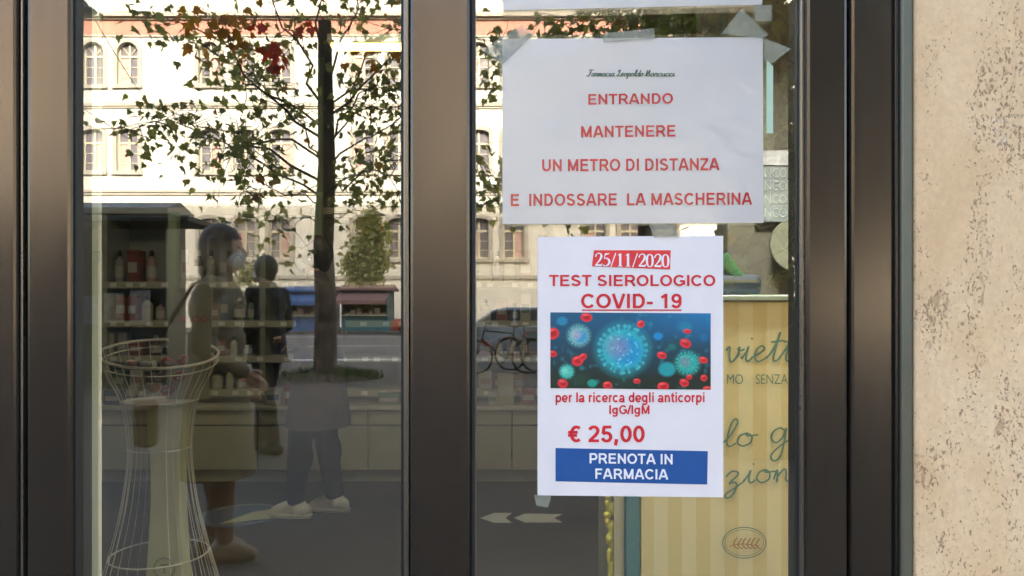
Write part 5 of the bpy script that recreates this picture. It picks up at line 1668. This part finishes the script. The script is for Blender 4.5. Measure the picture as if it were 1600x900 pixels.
for y in shelf_rows:
    gap = (sz({440: 330, 502: 440, 558: 502, 612: 558}[y]) - sz(y)) - .06
    for a, b, where in ranges:
        x = a
        cnt = {}
        while True:
            kind = PR.random()
            cname = PR.choice(['white', 'white', 'cream', 'pink', 'blue', 'green', 'red', 'orange', 'grey'])
            hh = min(gap * PR.uniform(.5, .9), .24)
            wp = PR.uniform(12, 22)
            if x + wp > b: break
            wm_ = wp * (DSH + .16) / F
            xm = P(x + wp / 2, 0, DSH + .16).x
            if kind < .6:
                o = carton(xm, sz(y) + .001, wm_, hh, PR.uniform(.07, .13), cname, ysf + .15); kd = 'carton'; sizew = 'tall' if hh > wm_ * 1.3 else 'squat'
            else:
                if cname in ('red', 'orange'): cname = 'brown'
                o = bottle(xm, sz(y) + .001, min(wm_ * .42, hh * .3), hh, cname, ysf + .16); kd = 'bottle'; sizew = 'capped'
            key = (sizew, cname, kd)
            cnt[key] = cnt.get(key, 0) + 1
            base = f'{sizew} {cname} {kd} on the {shelf_name[y]} shelf {where}'
            if cnt[key] > 1: base = f'{ordn[cnt[key]-1]} {sizew} {cname} {kd} along the {shelf_name[y]} shelf {where}'
            tag(o, base, kd, 'goods on the pharmacy shelves')
            x += wp + PR.uniform(1.5, 8)
# goods on the counter top between people
zt2 = zc + .031
for x, wp, hp, cname, lab in ((425, 24, 26, 'white', 'white carton on the cream counter beside the olive coat'), (452, 18, 34, 'red', 'tall red carton on the cream counter behind the purple coat'), (472, 16, 30, 'pink', 'pink carton on the counter next to the tall red one'),
                        (606, 34, 18, 'green', 'low green carton on the counter beside the mullion'), (790, 26, 48, 'cream', 'tall cream carton on the counter between mullion and posters'), (826, 22, 26, 'red', 'red carton on the counter beside the virus poster edge'), (172, 26, 22, 'blue', 'low blue carton on the counter behind the wire basket'), (770, 14, 20, 'white', 'small white carton on the counter close to the mullion')):
    w = wp * DSH / F; h = hp * DSH / F
    tag(carton(P(x, 0, DSH).x, zt2, w, h, .09, cname, ysf + .02), lab, 'carton', 'goods on the cream counter')
o = bottle(P(233, 0, DSH).x, zt2, .05, .32, 'brown', ysf + .02); tag(o, 'tall dark dropper bottle standing on the counter beside the wire basket', 'bottle', 'goods on the cream counter')

# floor stickers
def floor_pt(x, y):
    d = EYE * F / (y - HZ)
    return P(x, y, d)
o = MB().add([(*floor_pt(x, y)[:2], .0062) for x, y in ((750, 811), (772, 803), (800, 803), (790, 811), (800, 818.5), (772, 818.5))] , [(0, 1, 2, 3, 4, 5)])
o.add([(*floor_pt(x, y)[:2], .0062) for x, y in ((803, 811), (820, 804), (879, 805), (866, 811), (879, 818), (820, 818))], [(0, 1, 2, 3, 4, 5)])
o.f = [f[::-1] for f in o.f]
o = o.build('floor_arrow', M['white_plastic']); tag(o, 'white arrow sticker on the shop floor under the poster', 'floor sticker')
fs_ = empty('floor_sticker', (*floor_pt(378, 806)[:2], .006)); tag(fs_, 'round blue and white sticker on the shop floor beside the sneakers', 'floor sticker')
n = 30
dsc = MB().lathe([(.26, 0), (.26, .001)], n); dsc.build('disc', simple('blue_sticker', (.10, .16, .26), .6), fs_)
MB().prism([(-.06, -.20), (.20, -.08), (.24, .05), (.14, .12), (.05, .06)], 'z', .002, .003).build('white_shape', M['stand_card'], fs_)
MB().ring([(.22 * math.cos(2 * math.pi * k / n), .22 * math.sin(2 * math.pi * k / n), .003) for k in range(n)], .003, 4).build('ring', M['plinth'], fs_)

# wire basket stand
dwb = 2.9
wc = P(250, HZ + F * EYE / dwb, dwb)
wb = empty('wire_basket_stand', (wc.x, wc.y, .003)); tag(wb, 'white flared wire basket stand with a cream centre column', 'display stand')
def zb(y): return EYE - (y - HZ) * dwb / F
k_ = dwb / F
rr_ = 85 * k_
def rim_pt(a, r, z, tilt=0.0): return Vector((r * math.cos(a), r * math.sin(a), z - tilt * math.cos(a - 5.156)))
w_ = MB()
zrim, zbot, zwa = zb(553), zb(627), zb(668)
tl = 18 * k_
for q in range(2):
    w_.ring([rim_pt(2 * math.pi * i / 40, rr_ - q * .004, zrim - q * .03, tl) for i in range(40)], 0.0055 if q == 0 else .0025)
for z, r in ((zbot, 55 * k_), (zb(700), 46 * k_), (zb(866), 72 * k_), (zb(940), 92 * k_)):
    w_.ring([rim_pt(2 * math.pi * i / 32, r, z) for i in range(32)], .003)
for i in range(30):
    a = 2 * math.pi * (i + .5) / 30
    if abs(a - 1.5 * math.pi) < .42 : continue
    pts = [rim_pt(a, rr_, zrim, tl), rim_pt(a, 72 * k_, (zrim + zbot) / 2, tl * .3), rim_pt(a, 55 * k_, zbot), rim_pt(a, 46 * k_, zb(690)), rim_pt(a, 48 * k_, zb(740)), rim_pt(a, 57 * k_, zb(800)), rim_pt(a, 73 * k_, zb(866)), rim_pt(a, 92 * k_, zb(940)), rim_pt(a, 96 * k_, .01)]
    q = catmull(pts, 4)
    w_.tube([Vector(p) for p in q], .0017, 5)
w_.build('wire_cage', M['white_wire'], wb, smooth=True)
cxo = 14 * k_
c_ = MB()
prof = [(.0, 36), (.35, 30), (.7, 25), (1.0, 27)]
zt3 = zb(632)
for i in range(12):
    pass
sec = []
for i in range(13):
    t = i / 12
    z = .01 + t * (zt3 - .01)
    hwd = (27 + 0 * t if t > .75 else 22.5 + 12 * max(0, (.55 - t)) ** 1.0 / .55) * k_
    sec.append((hwd, z))
vs_, fs_2 = [], []
for hwd, z in sec:
    vs_ += [(cxo - hwd, -.035, z), (cxo + hwd, -.035, z), (cxo + hwd, .035, z), (cxo - hwd, .035, z)]
for i in range(len(sec) - 1):
    for q in range(4):
        fs_2.append((i * 4 + q, i * 4 + (q + 1) % 4, (i + 1) * 4 + (q + 1) % 4, (i + 1) * 4 + q))
fs_2 += [(3, 2, 1, 0), tuple(len(vs_) - 4 + q for q in range(4))]
c_.add(vs_, fs_2); c_.build('centre_column', M['stand_card'], wb, bevel=.004)
lg = MB(); zl = zb(884)
lg.ring([(cxo + .04 * math.cos(2 * math.pi * i / 24), -.0375, zl + .04 * math.sin(2 * math.pi * i / 24)) for i in range(24)], .003, 5); lg.box(cxo - .016, cxo + .016, -.0385, -.0355, zl + .01, zl + .017); lg.box(cxo - .003, cxo + .003, -.0385, -.0355, zl - .02, zl + .0099)
lg.build('round_mark', M['plinth'], wb)
MB().lathe([(54 * k_, zbot - .004), (54 * k_, zbot - .001)], 28).build('basket_floor', M['white_wire'], wb)
MB().lathe([(.22, 0), (.22, .012), (.2, .016)], 30).build('base_plate', M['white_wire'], wb, bevel=.002)
# header card with red lettering rising out of the basket
hd_ = empty('header_card', (wc.x + 30 * k_, wc.y + .05, zbot + .001)); tag(hd_, 'pale header card with red lettering standing in the wire basket', 'card')
zz = zb(442) - zbot
MB().prism([(-30 * k_, 0), (38 * k_, 0), (44 * k_, zz * .93), (36 * k_, zz), (-14 * k_, zz * .94), (-22 * k_, zz * .85)], 'y', 0, .003).build('card_body', simple('pale_card', (.27, .28, .21), .5), hd_)
vs_, fs_2 = text_polys('SALDI'[:0] + 'S.R.O.O', .02)
kk = 46 * k_ / (vs_[:, 0].max() - vs_[:, 0].min())
MB().add([(-10 * k_ + v[0] * kk, -.0012, zb(503) - zbot + v[1] * kk * .9) for v in vs_], fs_2).build('lettering', M['ink_red'], hd_, weld=False)
# small goods in the basket
gi = 0
for (x, y, dy, col, lab) in ((262, 566, -.05, 'red', 'dark red packet in front of the header card in the wire basket'), (285, 562, -.02, 'red', 'dark red packet near the rim under the header card'), (205, 570, 0, 'pink', 'pale pink packet at the basket side away from the header card'), (228, 572, -.06, 'grey', 'grey packet in the middle of the wire basket'), (252, 590, -.04, 'brown', 'dark brown packet low in the wire basket'), (280, 588, -.03, 'red', 'red packet low in the basket under the two dark red ones'), (240, 606, 0, 'orange', 'orange packet at the bottom of the wire basket'), (262, 610, .02, 'red', 'red packet at the very bottom of the wire basket')):
    p = P(x, y, dwb + dy)
    e = empty('packet', p, PR.uniform(-.6, .6)); e.rotation_euler = (PR.uniform(-.4, .4), PR.uniform(-.6, .6), PR.uniform(-.6, .6))
    MB().ball((0, 0, 0), .026, 12, 8, sc=(1.0, .75, .8)).build('packet_body', simple('packet_' + col, {'red': (.24, .02, .022), 'pink': (.4, .2, .18), 'grey': (.3, .29, .27), 'brown': (.07, .03, .025), 'orange': (.3, .12, .04)}[col], .35), e, smooth=True)
    MB().box(-.012, .012, -.0215, -.0185, -.006, .004).build('printed_label', prodcol['grey'], e)
    tag(e, lab, 'packet', 'packets in the wire basket')

# striped display box behind the poster
dd = 1.62
def D(x, y, o_=0.0): return P(x, y, dd + o_)
db = empty('display_box', (D(1110, 0).x, D(0, 0).y, .003)); tag(db, 'pale yellow striped cardboard display box with teal handwriting', 'display box')
def dbp(name, mb, mat, parent=db, **k): return local(mb, db.location).build(name, mat, parent, **k)
def mat_stripes():
    m, nt, b = new_mat('yellow_striped_card')
    v = coords(nt)
    sep = N(nt, 'ShaderNodeSeparateXYZ'); nt.links.new(v, sep.inputs[0])
    mu = N(nt, 'ShaderNodeMath', operation='MULTIPLY'); mu.inputs[1].default_value = 2 * math.pi / .062
    nt.links.new(sep.outputs[0], mu.inputs[0])
    si = N(nt, 'ShaderNodeMath', operation='SINE'); nt.links.new(mu.outputs[0], si.inputs[0])
    mr = N(nt, 'ShaderNodeMapRange'); mr.inputs['From Min'].default_value = -1; nt.links.new(si.outputs[0], mr.inputs[0])
    c = ramp(nt, mr.outputs[0], [(.42, (.64, .60, .37)), (.58, (.70, .71, .52))])
    nt.links.new(c, b.inputs['Base Color']); b.inputs['Roughness'].default_value = .55
    return m
M['stripes'] = mat_stripes()
xL, xR = D(1002, 0).x, D(1290, 0).x
yF = D(0, 0).y
zTop = D(0, 472).z
dbp('front_panel', MB().box(xL, xR, yF, yF + .012, .003, zTop), M['stripes'])
dbp('side_panel', MB().box(xL - .004, xL + .008, yF + .014, yF + .34, .003, zTop), M['stripes'])
dbp('side_panel', MB().box(xR - .008, xR + .004, yF + .014, yF + .34, .003, zTop), M['stripes'])
dbp('edge_post', MB().box(D(977, 0).x, xL - .0045, yF - .006, yF + .03, .003, D(0, 560).z), simple('teal_blue_edge', (.07, .21, .29), .5), bevel=.003)
dbp('edge_post', MB().box(D(960, 0).x, D(976, 0).x, yF + .004, yF + .30, .003, D(0, 640).z), simple('grey_card_side', (.42, .42, .34), .6))
dbp('top_tray', MB().box(xL - .01, xR + .01, yF - .012, yF + .35, zTop + .002, D(0, 461).z), simple('grey_teal_tray', (.30, .38, .38), .5), bevel=.003)
dT = dd - .0012
hw1 = MB(); script_word(hw1, 'viett', 1131, 1236, 566, 24, dT, 2.8, .18, .15, .02)
dbp('handwriting', hw1, M['ink_teal'], weld=False)
hw2 = MB(); script_word(hw2, 'lo', 1126, 1180, 698, 20, dT, 2.6, .18, .15, .03); dbp('handwriting', hw2, M['ink_teal'], weld=False)
hw3 = MB(); script_word(hw3, 'g', 1200, 1234, 693, 24, dT, 2.6, .12, .15, .03); dbp('handwriting', hw3, M['ink_teal'], weld=False)
hw4 = MB(); script_word(hw4, 'zion', 1133, 1236, 757, 20, dT, 2.6, .12, .15, .05); dbp('handwriting', hw4, M['ink_teal'], weld=False)
dbp('lettering', text_line('MO', 1136, 1161, 585, 600, dT, -.004), M['ink_teal'], weld=False)
dbp('lettering', text_line('SENZA', 1181, 1231, 585, 600, dT, -.004), M['ink_teal'], weld=False)
ov = MB()
def ell(cx, cy, rx, ry, w):
    n = 40
    vs = []
    for i in range(n):
        a = 2 * math.pi * i / n
        for q in (1, -1):
            vs.append(P(cx + (rx + q * w / 2) * math.cos(a), cy + (ry + q * w / 2) * math.sin(a), dT))
    ov.add(vs, [(2 * i, 2 * i + 1, (2 * i + 3) % (2 * n), (2 * i + 2) % (2 * n)) for i in range(n)])
ell(1163, 848, 34, 24, 1.5); ell(1163, 848, 30.5, 20.5, .8)
dbp('oval_seal', ov, M['ink_teal'], weld=False)
spr = MB()
ribbon(spr, [(1140, 853), (1160, 850), (1186, 853)], 1.4, dT)
for i, x in enumerate((1146, 1153, 1160, 1167, 1174, 1181)):
    ribbon(spr, [(x, 852), (x + 2, 845 + (i % 2) * 2), (x + 6, 841)], 2.2, dT, z0=1e-4); ribbon(spr, [(x, 852), (x + 4, 856), (x + 8, 857)], 1.8, dT, z0=1.2e-4)
dbp('wheat_mark', spr, simple('ochre_print', (.40, .25, .10), .6), weld=False)
# yellow frill of crepe paper
fr_ = MB()
pr = random.Random(4)
for i in range(16):
    y = 776 + i * 9.5
    c = P(952 + pr.uniform(-5, 5), y, dd + .02)
    fr_.ball(c, .011, 8, 6, sc=(pr.uniform(.5, 1.1), .5, pr.uniform(.6, 1.5)))
    fr_.box(c.x - .002, c.x + .006, c.y - .003, c.y + .006, c.z - .014, c.z + .014)
yfz = simple('yellow_crepe', (.62, .58, .12), .7)
dbp('crepe_frill', fr_, yfz, smooth=True)
# things on and above the display box
gb = MB()
pts = [P(x, y, 1.78) for x, y in ((1128, 400), (1146, 425), (1166, 452), (1178, 470))]
gb = MB().tube(catmull_pts := [Vector(p) for p in catmull(pts, 4)], [.016] * len(catmull_pts), 8)
o = gb.build('green_strap', simple('green_strap_plastic', (.03, .11, .05), .5), smooth=True); tag(o, 'curved green strap standing on the display box tray', 'strap')
dk = empty('dark_pouch', P(1152, 462, 1.80)); tag(dk, 'dark navy pouch lying on the display box under the green strap', 'pouch')
MB().box(-.07, .05, -.04, .05, 0, .05).build('pouch_body', simple('navy_pouch', (.02, .03, .055), .5), dk, bevel=.015)
MB().box(-.06, .04, -.044, -.040, .03, .036).build('zip', M['steel'], dk)

ps = empty('promo_panel', P(1214, 290, 2.26)); tag(ps, 'pale blue panel with rows of white capital letters on the pillar', 'panel')
def psp(name, mb, mat, **k): return local(mb, ps.location).build(name, mat, ps, **k)
psp('panel_body', sheet([(1180, 259), (1232, 259), (1232, 346), (1180, 346)], 2.28, .012), simple('grey_blue_panel', (.24, .29, .36), .6))
psp('panel_header', sheet([(1180, 235), (1232, 235), (1232, 258), (1180, 258)], 2.277, .015), simple('lavender_header', (.46, .49, .62), .6))
for i, y in enumerate((277, 297, 318, 339)):
    psp('lettering', text_line('NCO', 1195, 1229, y - 14, y, 2.278, -.006), M['ink_pale'], weld=False)
o = MB().lathe([(.0, 0), (.075, 0.0), (.08, .008), (.08, .02), (.0, .02)], 28)
o.v = [(x, -z, y) for x, y, z in o.v]
o = o.build('wall_disc', simple('dull_disc', (.22, .24, .21), .5), smooth=True, loc=P(1241, 383, 2.27)); tag(o, 'round white disc on the pillar under the lettered panel', 'wall disc')
o['kind'] = 'thing'
